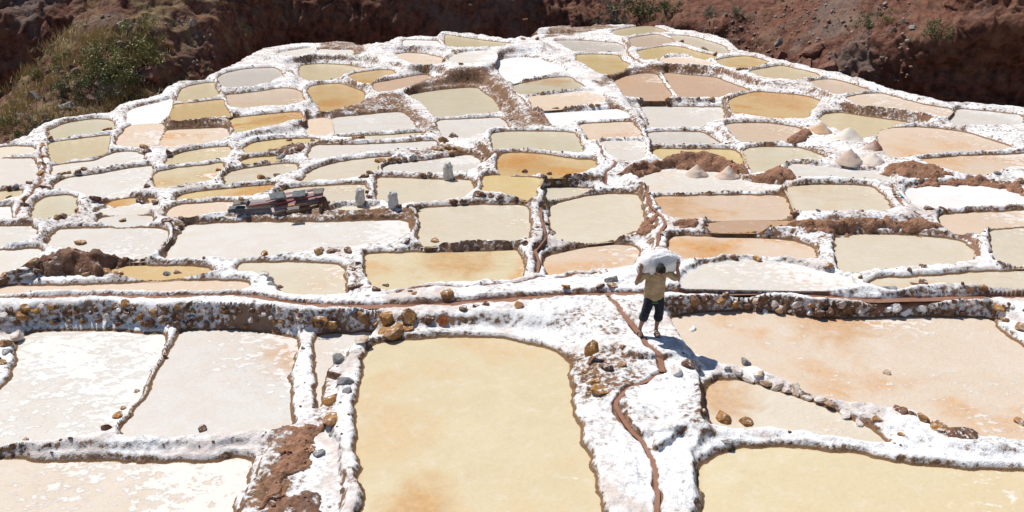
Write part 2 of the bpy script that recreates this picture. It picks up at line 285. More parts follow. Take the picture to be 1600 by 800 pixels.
('p61','C','clear',.12,2,0,'wide cream pan below the long brown earth bank, lower right',[(1307,372),(1315,367),(1360,367),(1420,369),(1480,373),(1505,381),(1519,393),(1517,404),(1480,410),(1430,415),(1370,419),(1335,424),(1315,420),(1308,400)]),
('p62','C','clear',.12,4,7.1,'narrow curved cream pan along the main channel at far right',[(1356,441),(1368,436),(1400,434),(1450,432),(1500,428),(1560,425),(1612,425),(1612,446),(1560,447),(1500,442),(1470,440),(1440,444),(1410,449),(1385,448)]),
('p63','I','dry',.62,3,7.1,'dry crusted white flat right of the man, above the main channel',[(1070,430),(1100,414),(1150,407),(1210,408),(1270,420),(1320,432),(1345,444),(1300,447),(1200,446),(1100,444),(1065,442)]),
('p64','B','clear',.1,6,0,'thin muddy strip pan left of the long brown earth bank',[(1104,350),(1130,347),(1180,346),(1236,346),(1228,351),(1190,356),(1140,356),(1112,355)]),
('p65','P','flake',.22,9,0,'peach and orange pan behind the right shoulder of the sack carried by the man',[(1046,380),(1055,371),(1100,370),(1180,373),(1235,377),(1263,385),(1273,395),(1270,402),(1220,402),(1170,400),(1120,400),(1100,405),(1075,403),(1052,395)]),
('p66','P','flake',.3,6,0,'pinkish orange pan behind the left side of the sack carried by the man',[(856,401),(875,396),(920,387),(960,383),(985,385),(996,392),(993,405),(975,414),(930,420),(890,425),(860,429),(854,418)]),
('p67','N','clear',.05,7,0,'large tan pan with a brown stain right of the brown stone divider',[(575,398),(620,396),(700,395),(780,392),(806,392),(813,405),(813,431),(780,435),(720,437),(670,441),(630,449),(600,449),(583,445),(576,425)]),
('p68','C','clear',.15,1,0,'rectangular cream pan above the large tan stained pan',[(658,328),(690,324),(740,321),(790,321),(820,322),(826,340),(825,370),(820,372),(760,372),(700,376),(661,378),(656,372),(658,350)]),
('p69','I','flake',.4,0,0,'longest cream pan on the left, under the bank with the plank pile',[(288,358),(295,353),(320,351),(400,348),(500,348),(570,346),(620,345),(635,348),(638,356),(636,371),(610,374),(560,381),(500,389),(450,397),(400,401),(320,403),(261,404),(273,380)]),
('p70','C','clear',.2,2,0,'cream pan between two standing white sacks, mid left',[(593,278),(640,279),(690,281),(733,282),(737,300),(737,309),(720,312),(680,317),(640,320),(602,315),(591,309),(591,290)]),
('p71','K','flake',.42,0,0,'grey white pan behind the lone standing sack',[(601,263),(610,257),(660,252),(710,245),(738,243),(748,252),(756,263),(740,267),(700,270),(660,271),(630,269),(602,268)]),
('p72','C','clear',.12,1,0,'slanting cream pan left of the grey white pan, above the plank pile',[(470,283),(481,272),(501,262),(530,254),(575,248),(618,245),(592,251),(586,265),(568,273),(530,278),(490,282)]),
('p73','K','flake',.3,1,0,'long narrow grey cream pan above the slanting cream one',[(481,247),(489,231),(500,227),(540,227),(600,225),(650,222),(680,221),(684,226),(665,230),(620,233),(560,238),(520,246),(500,249)]),
('p74','C','clear',.1,2,0,'very thin cream strip pan above the long narrow grey one',[(524,216),(560,213),(600,212),(640,209),(660,208),(663,210),(630,213),(590,217),(555,217)]),
('p75','Y','clear',.05,4,0,'ochre yellow pan left of the long narrow grey cream pan',[(381,233),(390,227),(400,223),(440,218),(480,217),(500,218),(490,221),(470,226),(450,231),(430,237),(400,239),(387,239)]),
('p76','Y','clear',.0,6,0,'thin yellow pan just below the ochre yellow pan',[(376,253),(390,248),(420,245),(445,245),(437,250),(410,252),(388,256)]),
('p77','C','clear',.18,3,0,'pale cream pan below the thin yellow pan',[(353,276),(362,269),(385,264),(420,259),(450,256),(464,258),(462,264),(445,270),(430,276),(410,282),(370,287),(355,290)]),
('p78','N','clear',.3,1,0,'pale yellow pan with a white left end, middle left',[(260,255),(264,248),(285,239),(330,231),(357,230),(361,234),(345,247),(310,252),(282,256)]),
('p79','N','clear',.3,6,0,'yellowish pan with ochre streaks below the pale yellow one, middle left',[(241,276),(249,269),(280,263),(320,259),(346,255),(350,259),(337,270),(329,281),(300,286),(265,292),(249,292),(243,285)]),
('p80','N','clear',.15,1,0,'second cream pan down along the left rim',[(75,233),(81,223),(110,219),(150,214),(171,212),(168,225),(164,236),(140,245),(105,249),(84,252),(79,245)]),
('p81','I','flake',.42,1,0,'cream pan with a white right end, third down along the left rim',[(80,272),(86,259),(110,256),(150,251),(180,239),(209,237),(221,242),(226,250),(200,256),(160,261),(120,268),(89,275)]),
('p82','I','flake',.45,0,0,'big whitish cream pan with a stone lined back edge, left side',[(82,298),(91,286),(110,278),(150,273),(200,264),(234,260),(239,263),(231,275),(224,285),(221,297),(190,303),(155,309),(120,301),(96,299)]),
('p83','C','flake',.25,1,0,'small cream pan at the left edge beside the red brown boulder',[(-12,243),(-12,233),(20,229),(48,230),(53,234),(43,239),(20,242)]),
('p84','I','flake',.35,2,0,'cream pan at the left edge beside the stony channel',[(-12,251),(20,248),(48,248),(54,252),(58,265),(56,275),(46,285),(33,290),(10,294),(-12,296)]),
('p85','N','clear',.1,2,0,'small tan pan at the left edge, lower of two beside the stony channel',[(-12,301),(20,299),(35,298),(28,306),(12,311),(-12,314)]),
('p86','G','clear',.12,0,0,'greenish pan with a square shape, lower left, beside a mossy bank',[(49,340),(56,322),(63,313),(80,307),(105,306),(117,309),(118,320),(115,335),(90,339),(60,343)]),
('p87','W','flake',.6,0,0,'tiny white pan at the left edge',[(-12,327),(13,324),(16,330),(12,342),(-12,346)]),
('p88','T','clear',.2,9,0,'thin orange strip pan right of the square greenish pan',[(157,320),(175,315),(205,310),(235,310),(243,312),(235,315),(215,316),(180,320)]),
('p88b','I','dry',.6,1,0,'pale dry salt strip just below the thin orange strip pan',[(150,331),(160,327),(200,323),(243,320),(246,326),(225,331),(180,333)]),
('p89','K','flake',.3,0,0,'thin pale grey pan above the whitish cream pan with the earth mound',[(152,344),(162,340),(190,338),(225,337),(236,339),(237,345),(215,347),(180,348)]),
('p90','Y','clear',.05,8,0,'long thin yellow pan with an orange tip, left of the plank pile',[(273,312),(286,305),(320,299),(370,294),(405,291),(428,290),(419,296),(400,302),(360,307),(310,311)]),
('p91','P','flake',.35,2,0,'pinkish cream pan left of the plank pile',[(262,338),(265,328),(285,321),(330,317),(362,316),(360,325),(353,330),(320,334),(285,339)]),
('p92','C','clear',.15,2,0,'cream pan right of the plank pile with a standing sack on its corner',[(432,300),(450,296),(500,292),(550,289),(569,290),(573,299),(571,308),(555,312),(530,316),(500,320),(470,315)]),
('p93','C','dry',.35,1,0,'thin pale strip of brine below the two standing sacks',[(515,327),(530,325),(565,323),(590,324),(588,326),(560,328)]),
('p94','I','flake',.45,0,0,'whitish cream pan behind the dark earth mound on the left',[(75,379),(86,366),(96,359),(140,358),(200,357),(240,357),(260,361),(256,372),(243,385),(230,399),(190,400),(150,395),(120,388)]),
('p95','I','flake',.4,0,0,'whitish pan at the left edge, beside the dark earth mound, upper one',[(-12,356),(20,354),(47,354),(55,362),(48,371),(20,378),(-12,380)]),
('p96','I','flake',.4,0,0,'whitish pan at the left edge, beside the dark earth mound, lower one',[(-12,394),(20,392),(58,389),(62,395),(45,408),(20,420),(-12,427)]),
('p97','T','clear',.12,2,7.22,'thin tan pan with three ochre stones on its near edge',[(167,424),(190,417),(230,416),(280,417),(323,420),(330,423),(300,426),(250,430),(210,430),(186,428)]),
('p98','P','flake',.2,3,7.24,'long thin pinkish pan along the main channel on the left',[(-12,449),(60,447),(120,446),(200,443),(280,439),(340,438),(378,440),(388,445),(384,449),(330,451),(250,452),(120,452),(50,453),(-12,457)]),
('p99','C','clear',.25,3,7.24,'cream pan left of the brown stone divider, above the main channel',[(367,418),(377,412),(400,410),(440,410),(500,411),(528,414),(538,425),(541,445),(539,456),(500,459),(460,457),(438,453),(432,440),(417,428),(388,424)]),
('p100','I','flake',0.75,0,7.74,'large white crystallised pan in the left foreground below the stone wall',[(12,600),(26,560),(31,530),(60,519),(120,517),(200,520),(252,523),(259,530),(246,560),(226,600),(203,635),(178,660),(163,677),(60,683),(-14,689),(-14,625)]),
('p101','L','flake',0.45,2,7.74,'pinkish white pan between the stony divider and a thick white rim, foreground',[(285,518),(330,516),(400,518),(438,525),(464,532),(460,560),(453,575),(456,620),(454,663),(400,669),(320,675),(230,678),(185,678),(202,655),(232,615),(257,565),(274,535)]),
('p102','L','flake',0.4,2,7.72,'narrow pinkish sliver pan left of the big tan foreground pan',[(497,525),(540,521),(583,520),(560,532),(538,545),(518,565),(510,580),(504,615),(499,640),(495,600),(492,560)]),
('p103','S','flake',0.74,3,7.88,'flake covered pan in the bottom left corner',[(-14,723),(60,722),(150,720),(240,723),(310,724),(370,717),(390,720),(393,728),(383,755),(358,790),(343,840),(-14,840)]),
('p104','N','clear',.0,3,7.53,'big smooth tan pan in the centre foreground',[(574,545),(592,537),(640,531),(720,528),(780,529),(830,539),(868,551),(886,567),(892,600),(898,650),(913,700),(928,745),(940,800),(950,850),(568,850),(567,790),(562,730),(555,665),(558,620),(567,575)]),
('p105','D','flake',0.36,6,7.55,'wide peach pink pan right of the man, below the channel wall',[(1048,500),(1078,491),(1120,487),(1170,486),(1220,490),(1290,498),(1360,497),(1450,495),(1538,496),(1553,506),(1578,530),(1616,556),(1616,678),(1560,680),(1530,681),(1500,676),(1430,643),(1380,633),(1300,620),(1240,598),(1180,570),(1130,566),(1087,549),(1062,530)]),
('p106','E','flake',0.3,2,7.62,'wedge shaped cream pan inside the lumpy white divider, lower right',[(1104,605),(1116,594),(1150,594),(1200,606),(1250,622),(1300,642),(1350,664),(1392,690),(1340,683),(1260,673),(1200,666),(1140,666),(1112,663),(1105,640)]),
('p107','N','clear',.02,1,7.66,'tan pan in the bottom right corner behind a thick white rim',[(1094,735),(1102,723),(1132,708),(1170,701),(1220,700),(1300,706),(1360,714),(1430,727),(1520,736),(1616,744),(1616,850),(1112,850),(1100,790),(1093,755)]),
]
SIL = [(-400,246),(-80,238),(0,229),(25,226),(55,214),(78,197),(100,189),(150,182),(183,180),(200,164),(230,158),(266,150),(275,136),(290,130),(330,123),(345,114),(370,104),(395,90),(420,76),(450,72),(480,69),(540,67),(555,73),(570,74),(600,72),(615,66),(628,60),(640,59),(690,58),(696,51),(740,55),(790,62),(810,62),(840,59),(850,52),(880,48),(930,42),(943,34),(960,31),(1000,31),(1020,37),(1050,47),(1080,50),(1110,56),(1130,64),(1145,78),(1170,83),(1190,89),(1210,95),(1240,101),(1270,110),(1300,116),(1340,126),(1370,136),(1400,145),(1440,154),(1480,162),(1500,164),(1550,167),(1600,172),(1700,180),(2100,200)]
# level ground between pans (outline, drop below the camera)
PADS = [
([(-14,467),(120,468),(300,470),(420,478),(520,483),(640,482),(740,479),(820,478),(900,468),(900,463),(700,471),(600,475),(480,474),(430,467),(350,460),(250,461),(120,462),(-14,464)],7.24),
([(1046,466),(1200,469),(1300,475),(1400,478),(1500,476),(1612,476),(1612,468),(1500,468),(1400,471),(1300,467),(1200,462),(1046,460)],7.23),
([(975,500),(1035,505),(1050,532),(1030,560),(1000,560),(985,535)],7.25),
([(960,570),(1060,575),(1085,600),(1085,640),(1070,660),(1030,700),(1010,640)],7.38),
([(990,700),(1060,690),(1075,730),(1070,800),(1040,850),(985,850),(1000,760)],7.55),
([(430,720),(470,680),(500,690),(515,740),(510,800),(480,850),(370,850),(400,790)],7.72),
([(910,660),(950,660),(985,730),(1000,790),(990,840),(960,800),(940,740)],7.52),
]
CH = [  # narrow channels of brown brine: half width, depth, polyline
(0.12,.14,[(-14,462),(60,461),(120,459),(250,459),(350,457),(400,459),(440,467),(480,472),(580,474),(680,471),(760,465),(800,463),(900,457),(950,455),(1000,454),(1050,453),(1200,453.5),(1250,456),(1310,461),(1370,465),(1440,463),(1500,461),(1612,461)]),
(0.06,.07,[(945,457),(960,470),(975,490),(992,512),(1003,527),(1020,545),(1032,562),(1035,578)]),
(0.046,.07,[(1035,578),(1010,592),(985,603),(968,618),(962,632),(972,652),(990,672),(1005,690),(1020,720),(1027,760),(1026,800),(1024,850)]),
(0.05,.07,[(1003,262),(1012,280),(1011,302),(1020,325),(1040,345),(1030,365),(1027,386)]),
(0.05,.07,[(845,322),(845,340),(849,358),(850,374),(836,392),(842,410),(838,425)]),
(0.05,.07,[(925,212),(938,228),(946,244),(962,252),(950,264),(945,280),(953,288)]),
(0.056,.08,[(798,138),(815,152),(830,168),(850,183),(872,200)]),
(0.062,.08,[(972,60),(981,68),(980,80),(990,90),(1001,96)]),
(0.05,.07,[(1393,285),(1400,302),(1415,320),(1440,338),(1468,352),(1500,366),(1522,376),(1532,400)]),
(0.037,.05,[(1003,97),(1050,103),(1110,106),(1140,113),(1170,121),(1220,127),(1262,132),(1295,148),(1330,164),(1400,172),(1450,182),(1478,193)]),
(0.037,.05,[(365,145),(400,130),(440,119),(455,108),(485,90),(500,88)]),
(0.050,.08,[(66,222),(62,240),(68,258),(64,280),(50,300),(30,322),(20,340)]),
(0.056,.06,[(930,425),(880,432),(800,440),(720,445),(660,447),(620,455)]),
]

SPOTS = {  # ochre stains of their own shape: photo pixel, radius in metres
 'p104':(660,800,.8),'p106':(1118,612,.9),'p101':(452,552,.8),'p12':(520,160,1.1),'p56':(1045,318,1.3),'p52':(825,255,1.3),'p28':(870,127,1.3),'p9':(450,182,1.6),'p35':(1220,155,2.2),'p65':(1110,390,1.0),'p67':(720,408,1.2),'p105':(1300,500,1.2),'p90':(405,294,1.2),'p2':(0,0,0)}
# ------------------------------------------------------------------ lie of the land
YT = [-60, 31, 45, 110, 160, 220, 307, 380, 450, 520, 600, 800, 1000]
DT = [5.0, 5.5, 5.65, 6.5, 7.0, 7.4, 7.75, 7.8, 7.62, 7.9, 8.2, 8.2, 8.2]
def drop(x, y):
    return float(np.interp(y, YT, DT)) + 0.2*((x-800)/800)**2*float(smooth(430, 180, y))
def resample(pts, step, closed=True, round_=True):
    """Catmull-Rom through the corners, then even steps"""
    P = np.array(pts, float); n = len(P); out = []
    for i in range(n if closed else n-1):
        p0, p1, p2, p3 = (P[(i-1) % n], P[i], P[(i+1) % n], P[(i+2) % n]) if closed else (P[max(i-1, 0)], P[i], P[i+1], P[min(i+2, n-1)])
        m = max(2, int(np.linalg.norm(p2[:2]-p1[:2])/step))
        for k in range(m):
            t = k/m; s = 0.35
            m1 = s*(p2-p0); m2 = s*(p3-p1)
            out.append((2*t**3-3*t**2+1)*p1 + (t**3-2*t**2+t)*m1 + (-2*t**3+3*t**2)*p2 + (t**3-t**2)*m2)
    if not closed: out.append(P[-1])
    return np.array(out)
class Pan: pass
pans = []
for key, c, kind, cover, stain, dz, label, pts in PANS:
    p = Pan(); p.key, p.c, p.kind, p.cover, p.stain, p.label = key, c, kind, cover, stain, label
    p.px = np.array(pts, float); p.cx, p.cy = p.px.mean(0); p.fix = dz
    p.mpp = None; pans.append(p)
# steps between a pan and the one behind it follow from the wall seen between them
def mpp_at(x, y):
    z = CAMZ-drop(x, y); d = at_z(x, y, z); return (d[1]*cp - (d[2]-CAMZ)*sp)/F
cons = {}
spans = []
for k, p in enumerate(pans):
    P = p.px; Q = np.roll(P, -1, 0)
    for x in range(-10, 1612, 6):
        ys = [a[1]+(x-a[0])/(b[0]-a[0])*(b[1]-a[1]) for a, b in zip(P, Q) if (a[0] <= x) != (b[0] <= x)]
        if ys: spans.append((x, min(ys), max(ys), k))
from collections import defaultdict
cols = defaultdict(list)
for s in spans: cols[s[0]].append(s)
for x, L in cols.items():
    L.sort(key=lambda s: -s[2])
    for a, b in zip(L, L[1:]):
        g = a[1]-b[2]
        if g < 60: cons.setdefault((a[3], b[3]), []).append((g, x, a[1]))
def sdist(P, poly):
    """signed distance to a closed polygon, negative inside"""
    A = poly; B = np.roll(poly, -1, 0)
    d = np.full(len(P), 1e9); ins = np.zeros(len(P), bool)
    for a, b in zip(A, B):
        e = b-a; L = e@e + 1e-12
        t = np.clip(((P-a)@e)/L, 0, 1)
        q = P-a-t[:, None]*e
        d = np.minimum(d, q[:, 0]**2+q[:, 1]**2)
        c = (a[1] <= P[:, 1]) != (b[1] <= P[:, 1])
        xx = a[0] + (P[:, 1]-a[1])*e[0]/(e[1] if abs(e[1]) > 1e-12 else 1e-12)
        ins ^= c & (P[:, 0] < xx)
    d = np.sqrt(d); return np.where(ins, -d, d)
n = len(pans); steps = {}
for (a, b), L in cons.items():
    g = np.median([l[0] for l in L]); x = L[len(L)//2][1]; y = L[len(L)//2][2]
    steps[a, b] = [min(max(0.86*max(g, 0)*mpp_at(x, y)-0.16, -0.05), 1.2), math.sqrt(min(len(L), 20))*0.8, g*mpp_at(x, y)]
def place(p):
    p.h = 0.12 if p.cy > 430 else 0.16
    # an outline point on the near side is seen over the top of its rim
    P = p.px; nx = np.roll(P, -1, 0)-np.roll(P, 1, 0)
    nn = np.stack([nx[:, 1], -nx[:, 0]], 1); area = np.sum(P[:, 0]*np.roll(P[:, 1], -1)-np.roll(P[:, 0], -1)*P[:, 1])
    if area < 0: nn = -nn
    nn = nn/np.maximum(np.linalg.norm(nn, axis=1, keepdims=True), 1e-6)
    near = np.clip(nn[:, 1]*1.4, 0, 1)
    W = np.array([at_z(x, y, p.z + 0.8*p.h*f) for (x, y), f in zip(P, near)])
    p.w = W[:, :2]; p.poly = resample(p.w, 0.22)
    p.c3 = np.array([*p.w.mean(0), p.z])
for it in range(7):
    rows, rhs = [], []
    for (a, b), (st, wt, gm) in steps.items():
        r = np.zeros(n); r[b] = wt; r[a] = -wt; rows.append(r); rhs.append(st*wt)
    for k, p in enumerate(pans):
        r = np.zeros(n); wt = 50 if p.fix else 0.55
        r[k] = wt; rows.append(r); rhs.append(wt*(CAMZ-(p.fix+0.6 if p.fix else drop(p.cx, p.cy))))
    Z = np.linalg.lstsq(np.array(rows), np.array(rhs), rcond=None)[0]
    for k, p in enumerate(pans): p.z = float(Z[k]); place(p)
    for (a, b), e in steps.items():
        # the two outlines must stay apart on the ground; if not, the step between them is smaller
        g = min(sdist(pans[b].poly, pans[a].poly).min(), sdist(pans[a].poly, pans[b].poly).min())
        want = min(0.09, 0.6*e[2])
        if g < want:
            el = math.atan2(CAMZ-pans[a].z, np.linalg.norm(pans[a].c3[:2]))
            e[0] -= (want-g)*math.tan(el)*1.3+0.01; e[1] = min(e[1]*1.3+0.3, 12)
def outward(pts, d):
    tn = np.roll(pts, -1, 0)-np.roll(pts, 1, 0); nn = np.stack([tn[:, 1], -tn[:, 0]], 1)
    ar = np.sum(pts[:, 0]*np.roll(pts[:, 1], -1)-np.roll(pts[:, 0], -1)*pts[:, 1])
    if ar < 0: nn = -nn
    return pts + d*nn/np.maximum(np.linalg.norm(nn, axis=1, keepdims=True), 1e-9)
for p in pans:
    if p.cy < 430: p.w = outward(p.w, 0.035); p.poly = resample(p.w, 0.22)
def ldist(P, line):
    d = np.full(len(P), 1e9)
    for a, b in zip(line[:-1], line[1:]):
        e = b-a; t = np.clip(((P-a)@e)/(e@e+1e-12), 0, 1); q = P-a-t[:, None]*e
        d = np.minimum(d, q[:, 0]**2+q[:, 1]**2)
    return np.sqrt(d)
pads = []
for pts, dz in PADS:
    pads.append((np.array([at_z(x, y, CAMZ-dz-0.6)[:2] for x, y in pts]), CAMZ-dz-0.6))
_pp = np.array([(*p.px[np.argmin(np.hypot(p.px[:, 0]-x, p.px[:, 1]-y))], p.z) for x, y in SIL for p in [min(pans, key=lambda q: np.min(np.hypot(q.px[:, 0]-x, (q.px[:, 1]-y)*2)))]])
sil = np.array([at_z(x, y, z_+0.1) for (x, y), z_ in zip(SIL, _pp[:, 2])])

_r = [s for s in sil]
PLATEAU = np.array([(-70, 30)] + [(s[0], s[1]) for s in sil] + [(70, 30), (60, -5), (-60, -5)])
cents = np.array([p.c3 for p in pans])
def field(P, warp=True, noise=True, carve=True):
    """height, distance to the nearest pan, its index, mud, distance beyond the hill edge"""
    P = np.asarray(P, float); N = len(P)
    Q = P.copy()
    if warp:
        Q[:, 0] += 0.075*fbm(P*3.3, 3, 11); Q[:, 1] += 0.075*fbm(P*3.3+50, 3, 12)
    ws = np.zeros(N); zs = np.zeros(N); dm = np.full(N, 9.0); im = np.full(N, -1)
    # far fallback
    for c in cents[::2]:
        d2 = (P[:, 0]-c[0])**2+(P[:, 1]-c[1])**2; wgt = 0.004*math.exp(5*c[2])/(d2+4)**2; ws += wgt; zs += wgt*c[2]
    for k, p in enumerate(pans):
        lo = p.poly.min(0)-3.2; hi = p.poly.max(0)+3.2
        m = np.nonzero((Q[:, 0] > lo[0]) & (Q[:, 0] < hi[0]) & (Q[:, 1] > lo[1]) & (Q[:, 1] < hi[1]))[0]
        if not len(m): continue
        d = sdist(Q[m], p.poly); dd = np.maximum(d, 0.012); wgt = math.exp(5*p.z)/dd**4.6
        ws[m] += wgt; zs[m] += wgt*p.z
        b = d < dm[m]; dm[m[b]] = d[b]; im[m[b]] = k
    for poly, pz in pads:
        lo = poly.min(0)-3; hi = poly.max(0)+3
        m = np.nonzero((Q[:, 0] > lo[0]) & (Q[:, 0] < hi[0]) & (Q[:, 1] > lo[1]) & (Q[:, 1] < hi[1]))[0]
        if not len(m): continue
        d = sdist(Q[m], poly); dd = np.maximum(d, 0.03); wgt = math.exp(5*pz)/dd**4.6
        ws[m] += wgt; zs[m] += wgt*pz
    z = zs/ws
    hk = np.array([p.h for p in pans])
    h = np.where(im >= 0, hk[im], 0.1)
    hv = 1.0
    if noise: hv = 1 + 0.45*fbm(P*1.7, 3, 21)
    z = z + h*hv*smooth(0.0, 0.10, dm)
    ins = dm < 0
    zp = np.array([p.z for p in pans])[im]
    z = np.where(ins, zp-0.12*smooth(0, 0.25, -dm), z)
    if noise:
        a = smooth(0.0, 0.16, dm)
        z = z + a*(0.021*fbm(P*8.5, 3, 31) + 0.017*fbm(P*4.0, 3, 32, True)) + 0.05*smooth(0.3, 1.2, dm)*fbm(P*0.9, 3, 33)
    mud = np.zeros(N)
    if carve:
        for hw, dp, line in chw:
            lo = line.min(0)-1; hi = line.max(0)+1
            m = np.nonzero((P[:, 0] > lo[0]) & (P[:, 0] < hi[0]) & (P[:, 1] > lo[1]) & (P[:, 1] < hi[1]))[0]
            if not len(m): continue
            d = ldist(Q[m], line); f = smooth(hw*1.5, hw*0.75, d)
            ok = dm[m] > 0.02
            z[m] -= dp*f*ok; mud[m] = np.maximum(mud[m], smooth(hw*1.35, hw*0.9, d)*ok)
    so = np.zeros(N)
    far = np.nonzero((P[:, 1] > 28) | (np.abs(P[:, 0]) > 22))[0]
    if len(far):
        so[far] = sdist(P[far], PLATEAU)
    o = np.maximum(so-0.35, 0)
    z = z - 1.1*o + 0.15*smooth(0.1, 2, o)*fbm(P*0.8, 3, 41)
    return z, dm, im, mud, so
chw = []
def pick_flat(x, y):
    return at_z(x, y, CAMZ-drop(x, y))
def pick(x, y, n=500, r0=9, r1=95):
    """where the line of sight through a photo pixel meets the built ground"""
    d = ray(x, y); D = np.geomspace(r0, r1, n); P = np.array([0, 0, CAMZ]) + D[:, None]*d
    z = field(P[:, :2], noise=False)[0]
    z = np.maximum(z, WL(P[:, :2]))
    h = np.nonzero(P[:, 2] < z)[0]
    if not len(h): return P[-1]
    i = max(h[0], 1); a = P[i-1, 2]-z[i-1]; b = P[i, 2]-z[i]; t = a/(a-b+1e-9)
    return P[i-1] + (P[i]-P[i-1])*t
def WL(P):
    """brine level where there is brine, else very low"""
    r = np.full(len(P), -99.0)
    for p in pans:
        lo = p.poly.min(0); hi = p.poly.max(0)
        m = np.nonzero((P[:, 0] > lo[0]) & (P[:, 0] < hi[0]) & (P[:, 1] > lo[1]) & (P[:, 1] < hi[1]))[0]
        if len(m):
            s = sdist(P[m], p.poly); r[m[s < 0]] = np.maximum(r[m[s < 0]], p.z)
    return r
def picks(L):
    """many picks at once: 2-step coarse march shared in one field call"""
    L = list(L); n = 260; D = np.geomspace(11, 75, n)
    O = np.array([0, 0, CAMZ]); dirs = np.array([ray(x, y) for x, y in L])
    P = O + dirs[:, None, :]*D[None, :, None]
    flat = P.reshape(-1, 3)
    near = np.nonzero((flat[:, 2] < 5.5) & (flat[:, 2] > -3.0))[0]
    z = np.full(len(flat), -9.0)
    z[near] = np.maximum(field(flat[near, :2], warp=False, noise=False)[0], WL(flat[near, :2]))
    below = (flat[:, 2] < z).reshape(len(L), n); dz = (flat[:, 2]-z).reshape(len(L), n)
    out = []
    for k in range(len(L)):
        h = np.nonzero(below[k])[0]
        if not len(h): out.append(P[k, -1]); continue
        i = max(h[0], 1); a, b = dz[k, i-1], dz[k, i]; t = a/(a-b+1e-9) if abs(a) < 5 and abs(b) < 5 else 1.0
        out.append(P[k, i-1] + (P[k, i]-P[k, i-1])*min(max(t, 0), 1))
    return np.array(out)
_all = []
for hw, dp, line in CH: _all += line
_pk = picks(_all); _k = 0
chl = []
for hw, dp, line in CH:
    pts = _pk[_k:_k+len(line)]; _k += len(line)
    chl.append((hw, dp, resample(pts, 0.25, closed=False)))
chw = [(hw, dp, l[:, :2]) for hw, dp, l in chl]

# ------------------------------------------------------------------ object helpers
def props(o, label=None, cat=None, group=None, kind=None):
    if label: o['label'] = label
    if cat: o['category'] = cat
    if group: o['group'] = group
    if kind: o['kind'] = kind
    return o
def mesh_obj(name, V, Fc, mat, parent=None, smooth_=True, attrs=None):
    me = bpy.data.meshes.new(name)
    if isinstance(Fc, np.ndarray) and Fc.ndim == 2:
        V = np.asarray(V, np.float32); nf, k = Fc.shape
        me.vertices.add(len(V)); me.vertices.foreach_set('co', V.ravel())
        me.loops.add(nf*k); me.loops.foreach_set('vertex_index', Fc.astype(np.int32).ravel())
        me.polygons.add(nf); me.polygons.foreach_set('loop_start', np.arange(0, nf*k, k, dtype=np.int32))
        me.update(calc_edges=True)
    else:
        me.from_pydata([tuple(v) for v in V], [], [tuple(f) for f in Fc]); me.update()
    if smooth_: me.polygons.foreach_set('use_smooth', np.ones(len(me.polygons), bool))
    if attrs:
        for a, v in attrs.items():
            at = me.attributes.new(a, 'FLOAT', 'POINT'); at.data.foreach_set('value', np.asarray(v, np.float32))
    if mat: me.materials.append(mat)
    o = bpy.data.objects.new(name, me); C.objects.link(o)
    if parent: o.parent = parent
    return o
def empty(name, loc, label=None, cat=None, group=None, rz=0):
    o = bpy.data.objects.new(name, None); C.objects.link(o); o.location = loc; o.rotation_euler.z = rz
    o.empty_display_size = 0.2
    return props(o, label, cat, group)
def child(name, V, Fc, mat, root, **kw):
    """part given in world coordinates"""
    V = np.asarray(V, float) - np.array(root.location)
    return mesh_obj(name, V, Fc, mat, root, **kw)

# ------------------------------------------------------------------ soil banks painted on the crust (where bare earth shows)
SOIL = [  # px outline
 [(380,487),(420,487),(460,720),(440,800),(370,810),(395,770),(410,730),(425,700)],
 [(-14,473),(200,472),(420,482),(470,490),(465,520),(300,513),(100,513),(-14,508)],
 [(485,490),(690,488),(700,515),(590,522),(490,520)],
 [(1040,468),(1240,470),(1245,488),(1190,486),(1040,486)],
 [(640,118),(700,112),(760,108),(785,120),(800,150),(830,190),(815,198),(790,185),(770,150),(750,136),(690,138),(640,148)],
 [(500,172),(560,160),(630,150),(640,165),(680,200),(672,206),(640,176),(560,175),(500,184)],
 [(835,195),(820,170),(880,180),(860,196)],
 [(640,235),(700,225),(760,228),(780,245),(750,250),(700,238),(650,243)],
 [(545,405),(560,410),(570,450),(560,462),(548,450)],
 [(505,325),(640,322),(650,332),(620,340),(480,345),(360,345),(360,335)],
 [(880,555),(1000,560),(1000,600),(960,640),(920,620)],
 [(1085,590),(1100,600),(1105,665),(1090,665),(1078,640)],
 [(921,470),(990,475),(1000,520),(940,530),(880,525),(860,510)],
 [(500,570),(520,560),(512,600),(505,650),(495,660),(498,610)],
 [(262,188),(355,185),(360,197),(262,203)],
 [(960,115),(1000,105),(1040,108),(1030,116),(990,112),(955,125),(940,135),(930,128)],
 [(870,40),(945,36),(965,42),(900,54),(850,58)],
 [(500,70),(560,70),(570,78),(560,86),(500,80)],
 [(930,150),(950,150),(1000,190),(1010,205),(985,195)],
]
soil_polys = []
_all = [q for s in SOIL for q in s]; _pk = picks(_all); _k = 0
for s in SOIL:
    soil_polys.append(_pk[_k:_k+len(s), :2]); _k += len(s)

